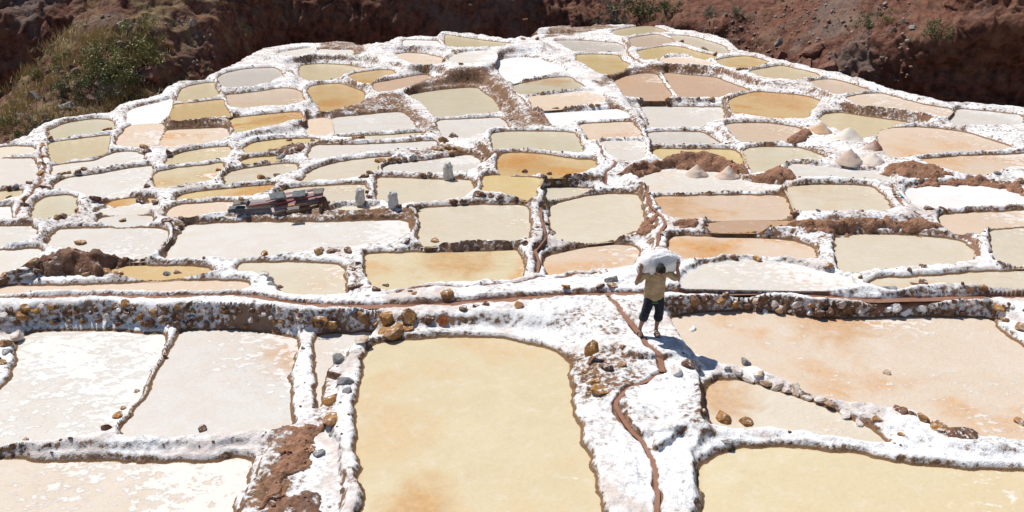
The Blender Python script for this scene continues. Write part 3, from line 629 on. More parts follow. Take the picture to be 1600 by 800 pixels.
# ------------------------------------------------------------------ the ground: one height field, cut up between the pans, the walls and the hillside
na, nr = 735, 960
ang = np.linspace(R(-41), R(41), na); rad = np.geomspace(9.6, 78, nr)
A, RR = np.meshgrid(ang, rad)
GP = np.stack([np.sin(A).ravel()*RR.ravel(), np.cos(A).ravel()*RR.ravel()], 1)
z, dm, im, mud, so = field(GP)
z = np.maximum(z, -12)
soil = np.zeros(len(GP))
for poly, amt in zip(soil_polys, [0.6, 0.06, 0.12, 0.1, 0.42, 0.42, 0.42, 0.42, 0.42, 0.42, 0.42, 0.42, 0.12, 0.42, 0.42, 0.42, 0.42, 0.42, 0.42]):
    lo = poly.min(0)-1; hi = poly.max(0)+1
    m = np.nonzero((GP[:, 0] > lo[0]) & (GP[:, 0] < hi[0]) & (GP[:, 1] > lo[1]) & (GP[:, 1] < hi[1]))[0]
    if len(m): soil[m] = np.maximum(soil[m], amt*smooth(0.35, -0.25, sdist(GP[m], poly)))
lev = np.where(im >= 0, z-np.array([p.z for p in pans])[im], 9.0); lev = np.where((dm < .13) & (np.array([p.kind != 'dry' for p in pans])[im]), lev, np.maximum(lev, .2))   # height over the brine: the wet line
soil = np.maximum(soil, 1.2*smooth(0.3, 1.2, so))                       # bare earth below the hill edge
GV = np.column_stack([GP, z])
def in_px(poly, px): return sdist(px, np.array(poly, float)) < 0
_px = None
idx = np.arange(na*nr).reshape(nr, na)
Q = np.stack([idx[:-1, :-1], idx[:-1, 1:], idx[1:, 1:], idx[1:, :-1]], -1).reshape(-1, 4)
drp = (dm[Q].max(1) < -0.22); Q = Q[~drp]
WALLS = [('left', [(-30,466),(150,469),(430,476),(620,481),(700,484),(705,520),(590,528),(480,530),(300,524),(150,522),(-30,522)]),
         ('right', [(1038,460),(1200,465),(1400,469),(1560,468),(1612,468),(1612,500),(1545,500),(1380,502),(1240,496),(1180,492),(1050,497)])]
def proj(P):
    v = P-np.array([0, 0, CAMZ]); dpt = v[:, 1]*cp - v[:, 2]*sp; up = v[:, 1]*sp + v[:, 2]*cp
    return np.stack([800+F*v[:, 0]/dpt, 400-F*up/dpt], 1)
fc = GV[Q].mean(1); fpx = proj(fc)
gpx = proj(GV); soil += 0.17*smooth(440, 380, gpx[:, 1])*(GV[:, 1] > 15); _w = np.nonzero((np.abs(GV[:, 1]-20) < 6))[0]  # far terraces browner: dirt plus the shade between rims put into the colour
soil[_w] -= 0.60*(in_px([(1180,458),(1612,462),(1612,505),(1180,500)], gpx[_w]) & (dm[_w] > .08)) + 0.15*(in_px([(-40,462),(480,470),(620,478),(620,520),(480,530),(-40,530)], gpx[_w]) & (dm[_w] > .08))
own = np.full(len(Q), -1)
fd = dm[Q].mean(1); fi = im[Q[:, 0]]
own = np.where((fd < 0.34) & (so[Q[:, 0]] < 0.3), fi, -1)
wall_own = {}
for nm, poly in WALLS:
    s = sdist(fpx, np.array(poly, float)); wsel = (s < 0) & (fd > 0.03) & (np.abs(fc[:, 1]-20) < 6)
    own[wsel] = -10 if nm == 'left' else -11
def cut(sel, name, mat, parent=None):
    q = Q[sel]; u, inv = np.unique(q.ravel(), return_inverse=True)
    V = GV[u]
    if parent is not None: V = V-np.array(parent.location)
    return mesh_obj(name, V, inv.reshape(q.shape), mat, parent, attrs={'soil': soil[u], 'mud': mud[u], 'lev': lev[u]})
order = np.argsort(own, kind='stable'); so_ = own[order]
props(cut(np.nonzero(own == -1)[0], 'hillside', M['salt']), kind='structure')
for k, p in enumerate(pans):
    root = empty('salt_pan', p.c3, p.label, 'salt pan', 'salt evaporation pans on the terraced hillside')
    p.root = root
    a, b = np.searchsorted(so_, k), np.searchsorted(so_, k+1)
    if b > a: cut(order[a:b], 'salt_rim', M['salt'], root)
    c = p.w.mean(0)
    out = resample(p.w, 0.16)
    tn = np.roll(out, -1, 0)-np.roll(out, 1, 0); nn = np.stack([tn[:, 1], -tn[:, 0]], 1)
    ar = np.sum(out[:, 0]*np.roll(out[:, 1], -1)-np.roll(out[:, 0], -1)*out[:, 1])
    if ar < 0: nn = -nn
    nn /= np.maximum(np.linalg.norm(nn, axis=1, keepdims=True), 1e-9)
    out = out + nn*0.075
    if ar < 0: out = out[::-1]
    nx_ = np.roll(out, -1, 0); area = abs(np.sum(out[:, 0]*nx_[:, 1]-nx_[:, 0]*out[:, 1]))/2; per = np.linalg.norm(nx_-out, axis=1).sum()
    ins = outward(out, -min(0.17, 0.35*area/per))
    for _ in range(3): ins = (np.roll(ins, 1, 0)+2*ins+np.roll(ins, -1, 0))/4
    m_ = len(out); V = np.column_stack([np.concatenate([out, ins]), np.full(2*m_, p.z)])
    o = child('brine' if p.kind != 'dry' else 'salt_bed', V, [(i, (i+1) % m_, m_+(i+1) % m_, m_+i) for i in range(m_)]+[list(range(m_, 2*m_))], M[p.kind], root, smooth_=False, attrs={'edge': np.concatenate([np.ones(m_), np.zeros(m_)])})
    col = np.array(COL[p.c])*(1+rng.uniform(-.03, .03)); sx_ = SPOTS.get(p.key)
    if sx_ and sx_[2]: w_ = at_z(sx_[0], sx_[1], p.z); o['spot'] = [float(w_[0]), float(w_[1]), sx_[2]]
    o.color = (*np.clip(col, 0, .9), p.cover); o.pass_index = p.stain
wall_roots = {}
for nm, code, label in (('left', -10, 'long salt crusted stone retaining wall with ochre stones, left of the man'),
                        ('right', -11, 'salt crusted earth retaining wall to the right of the man')):
    sel = np.nonzero(own == code)[0]
    r = empty('retaining_wall', fc[sel].mean(0) if len(sel) else (0, 0, 0), label, 'wall')
    wall_roots[nm] = r
    if len(sel): cut(sel, 'wall_face', M['salt'], r)
# brine running in the wider channels
def mat_channel():
    m, t, b = NT('channel_brine'); g = G(t)
    g.l(g.mix(g.noise(5, 3), (0.22, 0.105, 0.065), (0.36, 0.20, 0.135)), b.inputs['Base Color']); b.inputs['Roughness'].default_value = 0.3
    b.inputs['Specular IOR Level'].default_value = 0.3
    g.l(g.bump(g.noise(12, 3), 0.015, 0.6), b.inputs['Normal']); return m
M['channel'] = mat_channel()
for (hw, dp, line) in chl[:5]:
    L2 = line[:, :2]; tn = np.gradient(L2, axis=0); nn = np.stack([tn[:, 1], -tn[:, 0]], 1); nn /= np.linalg.norm(nn, axis=1, keepdims=True)
    zz = field(L2, warp=True, noise=True)[0]; k = np.ones(7)/7
    zz = np.convolve(np.pad(zz, 3, mode='edge'), k, 'valid')+0.05
    zz = np.minimum(zz, 99)
    V = np.concatenate([np.column_stack([L2+nn*hw*0.9, zz]), np.column_stack([L2-nn*hw*0.9, zz])]); n_ = len(L2)
    props(mesh_obj('brine_channel', V, [(i, i+1, n_+i+1, n_+i) for i in range(n_-1)], M['channel']), kind='structure')
# the bank the photographer stands over, below and beside the frame
gx_, gy_ = np.meshgrid(np.linspace(-26, 26, 60), np.linspace(-8, 12, 30)); gp_ = np.stack([gx_.ravel(), gy_.ravel()], 1)
gz_ = -1.25+.25*fbm(gp_*.5, 4, 81)-.12*np.maximum(0, 4-gp_[:, 1]); ix_ = np.arange(1800).reshape(30, 60)
props(mesh_obj('near_bank', np.column_stack([gp_, gz_]), np.stack([ix_[:-1, :-1], ix_[:-1, 1:], ix_[1:, 1:], ix_[1:, :-1]], -1).reshape(-1, 4), M['salt'], attrs={'soil': np.full(1800, .25), 'mud': np.zeros(1800), 'lev': np.full(1800, 1.)}), kind='structure')
# valley floor to the horizon
props(mesh_obj('valley_floor', [(-900, -300, -12.5), (900, -300, -12.5), (900, 1500, -12.5), (-900, 1500, -12.5)], [(0, 1, 2, 3)], M['soil']), kind='structure')
# ------------------------------------------------------------------ stones: built in walls or resting on the rims
def rock_mesh(name, mat, seed, sub=2, rough=0.35, flat=1.0):
    bm = bmesh.new(); bmesh.ops.create_icosphere(bm, subdivisions=sub, radius=1)
    V = np.array([v.co[:] for v in bm.verts])
    # chop with random planes for broken faces, then roughen
    r_ = np.random.default_rng(seed)
    for _ in range(7):
        nrm = r_.normal(size=3); nrm /= np.linalg.norm(nrm); d0 = r_.uniform(0.30, 0.68)
        ex = np.maximum(V@nrm-d0, 0); V -= ex[:, None]*nrm
    V += (rough*0.35*fbm(V*1.7+seed*3.1, 3, seed))[:, None]*V
    V[:, 2] *= flat
    for v, c in zip(bm.verts, V): v.co = c
    me = bpy.data.meshes.new(name); bm.to_mesh(me); bm.free(); me.materials.append(mat)
    me.polygons.foreach_set('use_smooth', np.zeros(len(me.polygons), bool)); return me
M['crust'] = mat_rough('salt_lump', (0.86, 0.86, 0.865), (0.70, 0.68, 0.67), (0.50, 0.42, 0.37), 8, 0.03)
KEY = dict(c='crust', o='ochre', b='brown', g='grey', p='pale', r='red', s='soilsalt')
rocks = {k: [rock_mesh('stone', M[m], 11*i+3, 2) for i in range(6)] for k, m in KEY.items()}
STONES = [
# x, y, size in photo pixels, stone; w = set in the left wall, v = set in the right wall
(38,485,18,'o','w'),(58,487,22,'o','w'),(35,495,26,'o','w'),(82,482,17,'o','w'),(100,479,15,'g','w'),(108,493,26,'b','w'),(128,478,12,'g','w'),(195,478,18,'o','w'),(220,497,15,'o','w'),(240,487,21,'o','w'),(278,480,13,'o','w'),(280,494,15,'o','w'),(302,495,15,'g','w'),(228,509,24,'b','w'),(262,508,14,'b','w'),(188,507,14,'b','w'),(25,502,13,'b','w'),(350,482,12,'b','w'),(427,485,13,'g','w'),(437,482,9,'o','w'),(455,500,17,'b','w'),(520,508,22,'o','w'),(568,500,33,'o','w'),(605,497,40,'o','w'),(642,500,36,'o','w'),(587,508,13,'o','w'),(672,500,20,'b','w'),(690,506,24,'r','w'),(18,485,10,'b','w'),(150,486,10,'b','w'),(165,494,12,'p','w'),(172,480,9,'g','w'),(210,485,11,'b','w'),(255,495,10,'p','w'),(318,488,13,'p','w'),(332,500,14,'b','w'),(372,490,14,'b','w'),(390,500,12,'p','w'),(405,488,10,'b','w'),(300,484,10,'b','w'),(68,502,12,'p','w'),(90,503,13,'b','w'),(130,503,12,'b','w'),
(1050,468,13,'b','v'),(1085,470,24,'o','v'),(1105,471,20,'b','v'),(1125,473,18,'o','v'),(1133,464,17,'b','v'),(1147,477,18,'o','v'),(1217,486,18,'p','v'),(1270,479,13,'o','v'),(1286,476,11,'b','v'),(1064,468,15,'b','v'),(1332,481,12,'b','v'),(1376,473,10,'o','v'),(1250,470,16,'b','v'),(1310,478,16,'b','v'),(1345,482,14,'p','v'),(1180,470,14,'p','v'),(1165,478,15,'b','v'),
(602,521,40,'o'),(638,513,20,'o'),(560,536,26,'p'),(530,567,25,'g'),(520,590,28,'b'),(541,596,22,'g'),(520,629,28,'o'),(517,656,30,'o'),(540,613,18,'g'),(522,681,18,'g'),(497,713,20,'g'),(487,706,18,'o'),(928,600,20,'o'),(915,583,12,'o'),(940,611,24,'o'),(952,576,22,'b'),(970,573,15,'o'),(975,543,11,'o'),(975,555,11,'o'),(1080,574,20,'b'),(1056,584,18,'p'),(1168,571,21,'g'),(1187,586,17,'p'),
(1135,575,14,'p'),(1150,581,16,'p'),(1170,593,18,'p'),(1195,600,20,'p'),(1215,606,18,'p'),(1228,612,14,'p'),(1245,612,20,'p'),(1260,622,18,'p'),(1280,627,22,'p'),(1300,634,18,'p'),(1318,652,20,'p'),(1342,661,18,'p'),(1375,658,17,'o'),(1408,679,12,'o'),(1400,641,17,'b'),(1411,646,17,'b'),(1423,651,15,'b'),(1448,660,26,'o'),(1475,670,33,'o'),(1507,684,40,'b'),(1597,663,20,'o'),(1135,656,26,'o'),(1165,663,20,'o'),(1138,692,17,'g'),
(10,541,22,'o'),(10,553,18,'g'),(5,569,15,'o'),(22,527,20,'p'),(185,652,17,'o'),(168,670,19,'b'),(212,613,9,'o'),(256,556,9,'o'),(315,674,15,'b'),(40,688,9,'o'),(192,638,9,'o'),(240,580,9,'p'),
(412,430,14,'p'),(425,446,13,'g'),(435,449,13,'o'),(420,438,12,'g'),(590,453,13,'b'),(602,447,9,'b'),(643,457,11,'o'),(650,461,11,'o'),(700,461,20,'o'),(556,450,18,'b'),(553,425,11,'b'),(558,412,10,'b'),(935,451,20,'b'),(955,438,20,'g'),(958,447,15,'o'),(885,450,17,'o'),(808,479,15,'o'),(725,485,13,'b'),(742,481,11,'b'),(760,477,11,'b'),
(12,432,20,'o'),(38,433,30,'g'),(45,416,22,'o'),(60,423,17,'b'),(30,426,11,'b'),(122,381,18,'o'),(133,430,17,'o'),(163,429,17,'o'),(183,429,15,'o'),(260,430,11,'g'),(278,427,11,'o'),
(92,274,8,'b'),(100,272,8,'o'),(108,271,9,'o'),(123,268,9,'b'),(134,267,14,'o'),(150,266,11,'o'),(172,261,7,'g'),(184,259,7,'g'),(165,205,14,'o'),(226,231,13,'o'),(228,238,13,'b'),(263,239,12,'b'),(340,266,11,'o'),(225,297,13,'o'),(232,292,11,'b'),(122,329,9,'o'),(192,345,11,'o'),(262,346,17,'b'),(276,351,14,'o'),(281,342,11,'b'),(152,313,17,'b'),(225,317,20,'b'),(240,317,11,'b'),(88,341,13,'o'),(98,341,13,'b'),(80,342,9,'b'),
(65,231,13,'o'),(66,247,14,'o'),(66,258,11,'o'),(62,273,11,'o'),(68,293,11,'b'),(45,287,11,'b'),(15,293,9,'b'),(24,292,9,'g'),(13,309,9,'o'),(35,313,13,'o'),(38,321,13,'b'),(75,217,9,'o'),
(440,247,15,'g'),(447,240,9,'b'),(409,279,13,'o'),(418,280,9,'g'),(432,276,11,'b'),(525,221,9,'o'),(532,221,9,'o'),(553,219,13,'o'),(562,217,13,'o'),(557,209,9,'b'),(450,220,9,'b'),(487,220,9,'b'),(710,215,16,'b'),(695,221,16,'o'),(682,235,13,'o'),(700,233,11,'o'),(717,236,17,'o'),(703,240,9,'o'),(595,254,19,'o'),(612,251,11,'o'),(622,249,9,'o'),(632,248,9,'o'),(645,247,12,'g'),(662,245,8,'o'),(662,273,10,'b'),(670,273,10,'b'),(570,276,13,'b'),(577,273,11,'b'),(565,277,9,'b'),
(745,307,18,'b'),(757,306,15,'b'),(769,307,13,'b'),(780,309,11,'b'),(708,315,11,'b'),(720,314,9,'b'),(727,314,8,'b'),(682,378,13,'o'),(635,380,16,'b'),(624,324,11,'b'),(640,322,9,'g'),(650,322,8,'b'),(576,301,9,'b'),(577,308,9,'b'),
(410,398,13,'o'),(438,400,11,'g'),(455,398,9,'b'),(497,396,16,'o'),(512,396,9,'b'),(522,394,15,'b'),(545,393,15,'b'),(820,270,9,'b'),(858,272,9,'b'),(873,285,10,'g'),(849,282,7,'b'),(845,293,8,'o'),(850,323,11,'o'),(853,350,10,'b'),(838,357,9,'g'),(860,367,12,'b'),(853,385,9,'g'),(822,380,11,'b'),(1030,327,9,'g'),(1085,346,9,'b'),(980,373,8,'b'),
(1066,66,10,'b'),(1101,78,11,'o'),(1118,84,8,'o'),(1160,109,12,'b'),(952,82,9,'b'),(935,165,9,'o'),(925,166,8,'o'),(868,170,8,'o'),(886,169,8,'o'),(711,82,10,'o'),(696,95,10,'o'),(719,101,9,'o'),(1042,155,8,'o'),(1060,155,9,'b'),(1090,155,9,'b'),(1112,155,8,'o'),(1435,157,9,'o'),(1562,273,13,'g'),(1592,286,15,'o'),(1403,308,10,'o'),(1345,330,9,'b'),(1280,331,9,'g'),(1245,336,13,'b'),(1260,340,11,'g'),(1456,328,18,'b'),(1474,328,11,'b'),(1440,419,13,'b'),(1345,433,9,'o'),(1295,417,13,'o'),(1390,453,17,'g'),(1432,447,16,'b'),(1445,444,16,'b'),(1540,450,11,'o'),(1540,471,15,'g'),(1560,484,17,'o'),(1592,515,22,'o'),(1571,500,15,'o'),(1388,585,12,'p'),(820,31,8,'o'),(838,62,9,'o'),(818,62,8,'o'),(1182,405,14,'o'),(1150,403,11,'b'),(1205,404,9,'p'),
]
_r = np.random.default_rng(12)
for x in range(1196, 1612, 17): STONES.append((x+_r.uniform(-4, 4), _r.uniform(471, 490), _r.uniform(9, 21), 'c' if _r.random() < .72 else 'b', 'v'))
for x in range(4, 480, 9): STONES.append((x+_r.uniform(-4, 4), _r.uniform(478, 508)+x*.012, _r.uniform(7, 16), _r.choice(['c', 's', 'b', 'p', 'o']), 'w'))
SP = picks([(s[0], s[1]) for s in STONES])
_z, _d, _i, _m, _s = field(SP[:, :2], noise=False)
def hold(o, root):
    o.parent = root; o.location = Vector(o.location)-Vector(root.location)
def scale_at(P):
    v = P-np.array([0, 0, CAMZ]); return (v[1]*cp - v[2]*sp)/F
for s, P, im_ in zip(STONES, SP, _i):
    me = random.choice(rocks[s[3]]); o = bpy.data.objects.new('stone', me); C.objects.link(o)
    r = s[2]*0.56*scale_at(P)
    o.location = (P[0], P[1]+r*0.2, P[2]+r*0.14)
    o.scale = (r*random.uniform(1.1, 1.5), r*random.uniform(.9, 1.2), r*random.uniform(.65, .95))
    o.rotation_euler = (random.uniform(-.3, .3), random.uniform(-.3, .3), random.uniform(0, 6.28))
    root = wall_roots['left'] if 'w' in s[4:] else wall_roots['right'] if 'v' in s[4:] else pans[im_].root if im_ >= 0 else pans[103].root
    if not s[4:] and s[2] >= 30: o.scale.z *= .7; o.location.z -= r*.1
    if s[4:]: o.scale *= .78 if s[2] < 24 else .62; o.scale.z = r*random.uniform(.8, .95); o.location.y -= r*.12; o.location.z += r*.02
    hold(o, root)
# the numbered stone in the left wall
P = picks([(500, 508)])[0]; r = 0.5*31*scale_at(P)
me = rock_mesh('stone', M['ochre'], 5, 2, 0.15)
for v_ in me.vertices:
    if v_.co.y < -.42: v_.co.y = -.62                  # dressed front that carries the number
ns = bpy.data.objects.new('stone', me); C.objects.link(ns); ns.scale = (r*1.35, r*0.9, r*0.95); ns.location = (P[0], P[1]+r*0.02, P[2]+r*0.1)
hold(ns, wall_roots['left'])
def mat_flat(name, c, rough=0.7):
    m, t, b = NT(name); b.inputs['Base Color'].default_value = (*c, 1); b.inputs['Roughness'].default_value = rough; return m
def text_mesh(txt, size, name):
    cu = bpy.data.curves.new(name, 'FONT'); cu.body = txt; cu.size = size; cu.align_x = 'CENTER'; cu.align_y = 'CENTER'; cu.extrude = 0.004; cu.offset = 0.008
    o = bpy.data.objects.new(name, cu); C.objects.link(o); dg = bpy.context.evaluated_depsgraph_get()
    me = bpy.data.meshes.new_from_object(o.evaluated_get(dg)); bpy.data.objects.remove(o); me.name = name; return me
tm = text_mesh('169', 0.165, 'painted_number'); tm.materials.append(mat_flat('black_paint', (0.02, 0.02, 0.02)))
to = bpy.data.objects.new('painted_number', tm); C.objects.link(to); to.parent = ns
to.rotation_euler = (R(84), R(-4), R(0)); to.location = (0.0, -0.93, 0.34); to.scale = (1/(r*1.25), 1/(r*0.9), 1/(r*0.95))
# pebbles and clods along the rims, too small to pick apart
peb_src = [np.array([v.co[:] for v in rock_mesh('tmp', None, 70+i, 1).vertices]) for i in range(5)]
bm = bmesh.new(); bmesh.ops.create_icosphere(bm, subdivisions=1, radius=1); PF = np.array([[v.index for v in f.verts] for f in bm.faces]); bm.free()
for me in [m for m in bpy.data.meshes if m.name.startswith('tmp')]: bpy.data.meshes.remove(me)
for p in pans:
    L = resample(p.w, 0.2); n_ = len(L); per = n_*0.2
    cnt = int(per*(1.9 if p.cy < 430 else 1.0))
    i = rng.integers(0, n_, cnt); tn = (np.roll(L, -1, 0)-L)[i]; nn = np.stack([tn[:, 1], -tn[:, 0]], 1)
    ar = np.sum(L[:, 0]*np.roll(L[:, 1], -1)-np.roll(L[:, 0], -1)*L[:, 1]); nn *= (1 if ar > 0 else -1)
    nn /= np.maximum(np.linalg.norm(nn, axis=1, keepdims=True), 1e-9)
    q = L[i] + nn*rng.uniform(0.08, 0.34, (cnt, 1))
    cl = fbm(q*0.6, 2, 77) > -0.15
    q = q[cl]
    if len(q) < 3: continue
    zz, d_, i_, mu, so2 = field(q, noise=True); ok = (d_ > 0.06) & (so2 < 0.2) & (mu < 0.2); q = q[ok]; zz = zz[ok]
    Vs, Fs = [], []
    for (x_, y_), z_ in zip(q, zz):
        r_ = rng.uniform(.018, .045) if rng.random() < .85 else rng.uniform(.045, .075); a_ = rng.uniform(0, 6.28); v = peb_src[rng.integers(5)]*r_*np.array([1.2, 1, .75])
        v = np.column_stack([v[:, 0]*math.cos(a_)-v[:, 1]*math.sin(a_)+x_, v[:, 0]*math.sin(a_)+v[:, 1]*math.cos(a_)+y_, v[:, 2]+z_+r_*.3])
        Fs.append(PF+len(Vs)*len(v)); Vs.append(v)
    if Vs: props(child('pebbles', np.concatenate(Vs), np.concatenate(Fs), M[random.choice(['brown', 'brown', 'ochre', 'soilsalt'])], p.root, smooth_=False), kind='stuff')

# ------------------------------------------------------------------ earth mounds
def mound(name, px, h, mat, label, cat, dw=0.5, lump=0.35, grid=0.055, seed=0):
    W = picks(px)[:, :2]; poly = resample(W, 0.15)
    lo = poly.min(0)-0.15; hi = poly.max(0)+0.15
    nx = int((hi[0]-lo[0])/grid)+2; ny = int((hi[1]-lo[1])/grid)+2
    X, Y = np.meshgrid(np.linspace(lo[0], hi[0], nx), np.linspace(lo[1], hi[1], ny)); P = np.stack([X.ravel(), Y.ravel()], 1)
    Qp = P + np.stack([fbm(P*3.2, 4, 51+seed), fbm(P*3.2+9, 4, 52+seed)], 1)*0.26
    d = -sdist(Qp, poly); base = np.maximum(field(P, noise=False, carve=False)[0], WL(P))
    pr = np.clip(d/dw, 0, None); pr = 1-np.exp(-1.6*pr)
    hh = h*pr*(1+0.35*fbm(P*1.1, 2, 53+seed)) + lump*0.2*smooth(0.0, 0.15, d)*(0.5*fbm(P*4.5, 4, 54+seed, True)+0.45*fbm(P*9, 3, 55+seed))
    z = np.where(d > -0.03, base+np.maximum(hh, 0)+0.004, base-0.25)
    V = np.column_stack([P, z]); ix = np.arange(nx*ny).reshape(ny, nx)
    q = np.stack([ix[:-1, :-1], ix[:-1, 1:], ix[1:, 1:], ix[1:, :-1]], -1).reshape(-1, 4); q = q[(d[q] > -0.16).all(1)]
    u, inv = np.unique(q.ravel(), return_inverse=True)
    o = props(mesh_obj(name, V[u], inv.reshape(q.shape), mat), label, cat)
    ok = np.nonzero(d > 0.02)[0]; n_ = min(int(len(ok)*grid*grid*34), 420); Vs, Fs = [], []
    for i in rng.choice(ok, n_):
        r_ = rng.uniform(.014, .035) if rng.random() < .9 else rng.uniform(.035, .075); a_ = rng.uniform(0, 6.28); v = peb_src[rng.integers(5)]*r_*np.array([1.25, 1, .8]); v = v@np.array(Matrix.Rotation(a_, 3, 'Z'))
        Fs.append(PF+len(Vs)*len(v)); Vs.append(v+V[i]+np.array([rng.uniform(-.03, .03), rng.uniform(-.03, .03), r_*.2]))
    if Vs: props(mesh_obj('clods', np.concatenate(Vs), np.concatenate(Fs), mat, o, smooth_=False), kind='stuff')
    return o
EM = 'earth_mound'
mound(EM, [(965,274),(985,262),(1030,252),(1080,250),(1120,254),(1150,265),(1170,278),(1130,272),(1085,266),(1040,264),(1000,276)], .42, M['soil'], 'big brown earth mound half covering a yellow pan, behind two salt heaps', 'earth mound', .45, .4, .06, 1)
mound(EM, [(1160,275),(1190,275),(1222,262),(1232,268),(1245,276),(1210,286),(1180,286)], .2, M['soil'], 'low brown earth mound at the left end of the flat grey salt bed', 'earth mound', .3, .3, .06, 2)
mound(EM, [(1370,270),(1400,260),(1430,256),(1465,264),(1490,274),(1470,279),(1420,280),(1390,277)], .26, M['soil'], 'cloddy brown earth mound between the small white heap and the large dry white pan', 'earth mound', .4, .5, .06, 3)
mound(EM, [(1417,287),(1450,282),(1500,282),(1560,284),(1600,294),(1614,309),(1600,305),(1580,299),(1540,291),(1480,290),(1440,292)], .2, M['soil'], 'dark earth lip along the back of the large dry white pan', 'earth bank', .25, .5, .06, 4)
mound(EM, [(1200,355),(1240,350),(1290,346),(1350,344),(1420,345),(1450,349),(1477,360),(1420,362),(1350,361),(1300,361),(1270,365),(1240,359)], .24, M['soil'], 'long cloddy brown earth bank above the wide cream pan, lower right', 'earth bank', .3, .5, .05, 5)
mound(EM, [(1050,352),(1065,346),(1090,345),(1107,352),(1090,358),(1065,357)], .14, M['soil'], 'small brown earth mound right of the channel behind the carried sack', 'earth mound', .2, .3, .05, 6)
mound(EM, [(48,430),(65,412),(85,398),(120,398),(160,404),(218,407),(168,415),(158,428),(110,431)], .52, M['soilsalt'], 'dark salt streaked earth mound by the thin tan pan on the left', 'earth mound', .5, .5, .05, 7)
mound(EM, [(455,672),(500,664),(503,690),(490,702),(470,732),(440,765),(412,795),(392,805),(425,742),(440,698)], .10, M['soil'], 'crumbly brown earth spill left of the big tan foreground pan', 'earth mound', .3, .35, .04, 8)
mound(EM, [(430,775),(470,765),(500,785),(510,830),(400,850),(395,815)], .10, M['soilsalt'], 'dark earth patch at the bottom edge left of the big tan foreground pan', 'earth mound', .3, .35, .04, 9)
mound(EM, [(1227,224),(1245,212),(1264,206),(1262,217),(1250,224)], .24, M['soil'], 'small dark earth mound just left of the tan salt heap', 'earth mound', .3, .4, .06, 10)
mound(EM, [(420,238),(450,231),(474,228),(476,233),(450,242),(430,243)], .12, M['soilsalt'], 'small dark earth mound below the ochre yellow pan', 'earth mound', .25, .4, .06, 11)
mound(EM, [(985,364),(1010,345),(1022,345),(1022,358),(1012,367),(995,370)], .10, M['soil'], 'brown earth smear at the right corner of the rounded cream pan behind the man', 'earth mound', .2, .3, .05, 12)
mound(EM, [(500,322),(512,318),(514,325),(508,329),(500,328)], .35, M['soilsalt'], 'dark fibrous root clump at the right end of the plank pile', 'root clump', .12, .5, .035, 13)

# ------------------------------------------------------------------ salt heaps
def mat_heap():
    m, t, b = NT('heaped_salt'); g = G(t); oi = g.n('ShaderNodeObjectInfo')
    sep = g.n('ShaderNodeSeparateXYZ'); g.l(g.pos(), sep.inputs[0])
    f = g.ramp(g.noise(1.6, 4, 0.6), 0.42, 0.62)
    col = g.mix(g.math('MULTIPLY', f, 0.5), oi.outputs['Color'], (0.72, 0.66, 0.60)); g.l(col, b.inputs['Base Color']); b.inputs['Roughness'].default_value = 0.85
    h = g.math('ADD', g.noise(22, 5, 0.7), g.math('MULTIPLY', g.noise(5, 3), 0.8)); g.l(g.bump(h, 0.03, 0.6), b.inputs['Normal']); return m
M['heap'] = mat_heap()
HEAPS = [(1088,274,40,23,(.58,.45,.36),'pinkish white salt heap, left one of two on the drying floor'),
(1137,277,40,24,(.58,.41,.31),'pinkish brown salt heap, right one of two on the drying floor'),
(1281,206,42,21,(.58,.38,.23),'tan salt heap at the back left of the group of five'),
(1325,218,54,26,(.66,.59,.50),'largest white salt heap in the middle of the group of five'),
(1365,233,32,21,(.36,.18,.12),'red brown salt heap beside the rounded peach pink pan'),
(1327,253,44,29,(.54,.41,.33),'pinkish brown salt heap at the front of the group of five'),
(1363,254,42,20,(.66,.54,.44),'small whitish salt heap right of the pinkish brown front heap')]
HP = picks([(h[0], h[1]) for h in HEAPS])
for (x, y, w_, h_, c, lab), P, k in zip(HEAPS, HP, range(9)):
    s = scale_at(P); r_ = w_/2*s; H = h_*s*0.78
    rings, seg = 14, 30; V = [(0, 0, H)]
    for i in range(1, rings+1):
        t = i/rings
        for j in range(seg):
            a = 2*math.pi*j/seg; rr = r_*1.0*t; zz = H*((1-t)**1.15*.93+.07*(1-t**2)) - H*.05*max(0, 1-t*6) - (0.06 if i == rings else 0)
            q = np.array([[math.cos(a)*rr*3+k*9, math.sin(a)*rr*3, t*2]]); rr *= 1+0.22*float(fbm(q, 3, 61)[0]); zz += 0.05*float(fbm(q*1.7, 3, 62)[0])*(1-t*.5)
            V.append((math.cos(a)*rr, math.sin(a)*rr, zz))
    Fc = [(0, 1+j, 1+(j+1) % seg) for j in range(seg)]
    for i in range(rings-1):
        for j in range(seg):
            a, b_ = 1+i*seg+j, 1+i*seg+(j+1) % seg; Fc.append((a, a+seg, b_+seg, b_))
    o = mesh_obj('salt_heap', V, Fc, M['heap']); o.location = P; o.color = (*c, 1)
    props(o, lab, 'salt heap', 'salt heaps drying beside the pans')

# ------------------------------------------------------------------ standing sacks
def mat_cloth(name, c1, c2, weave=60, folds=0.02):
    m, t, b = NT(name); g = G(t); n_ = g.noise(7, 4, 0.6)
    g.l(g.mix(g.ramp(n_, 0.35, 0.65), c1, c2), b.inputs['Base Color']); b.inputs['Roughness'].default_value = 0.8; b.inputs['Specular IOR Level'].default_value = 0.25
    h = g.math('ADD', g.math('MULTIPLY', g.noise(9, 3, 0.6, vec=g.mapv((1, 1, .35))), 1.2), g.math('MULTIPLY', g.noise(weave, 2), 0.25)); g.l(g.bump(h, folds, 0.8), b.inputs['Normal']); return m
M['sack'] = mat_cloth('woven_sack', (0.46, 0.43, 0.40), (0.62, 0.60, 0.57))
M['sackwhite'] = mat_cloth('white_woven_sack', (0.72, 0.72, 0.73), (0.82, 0.82, 0.82), 60, 0.05)
M['loose'] = mat_rough('loose_salt', (0.86, 0.85, 0.84), (0.78, 0.76, 0.74), None, 12, 0.02)
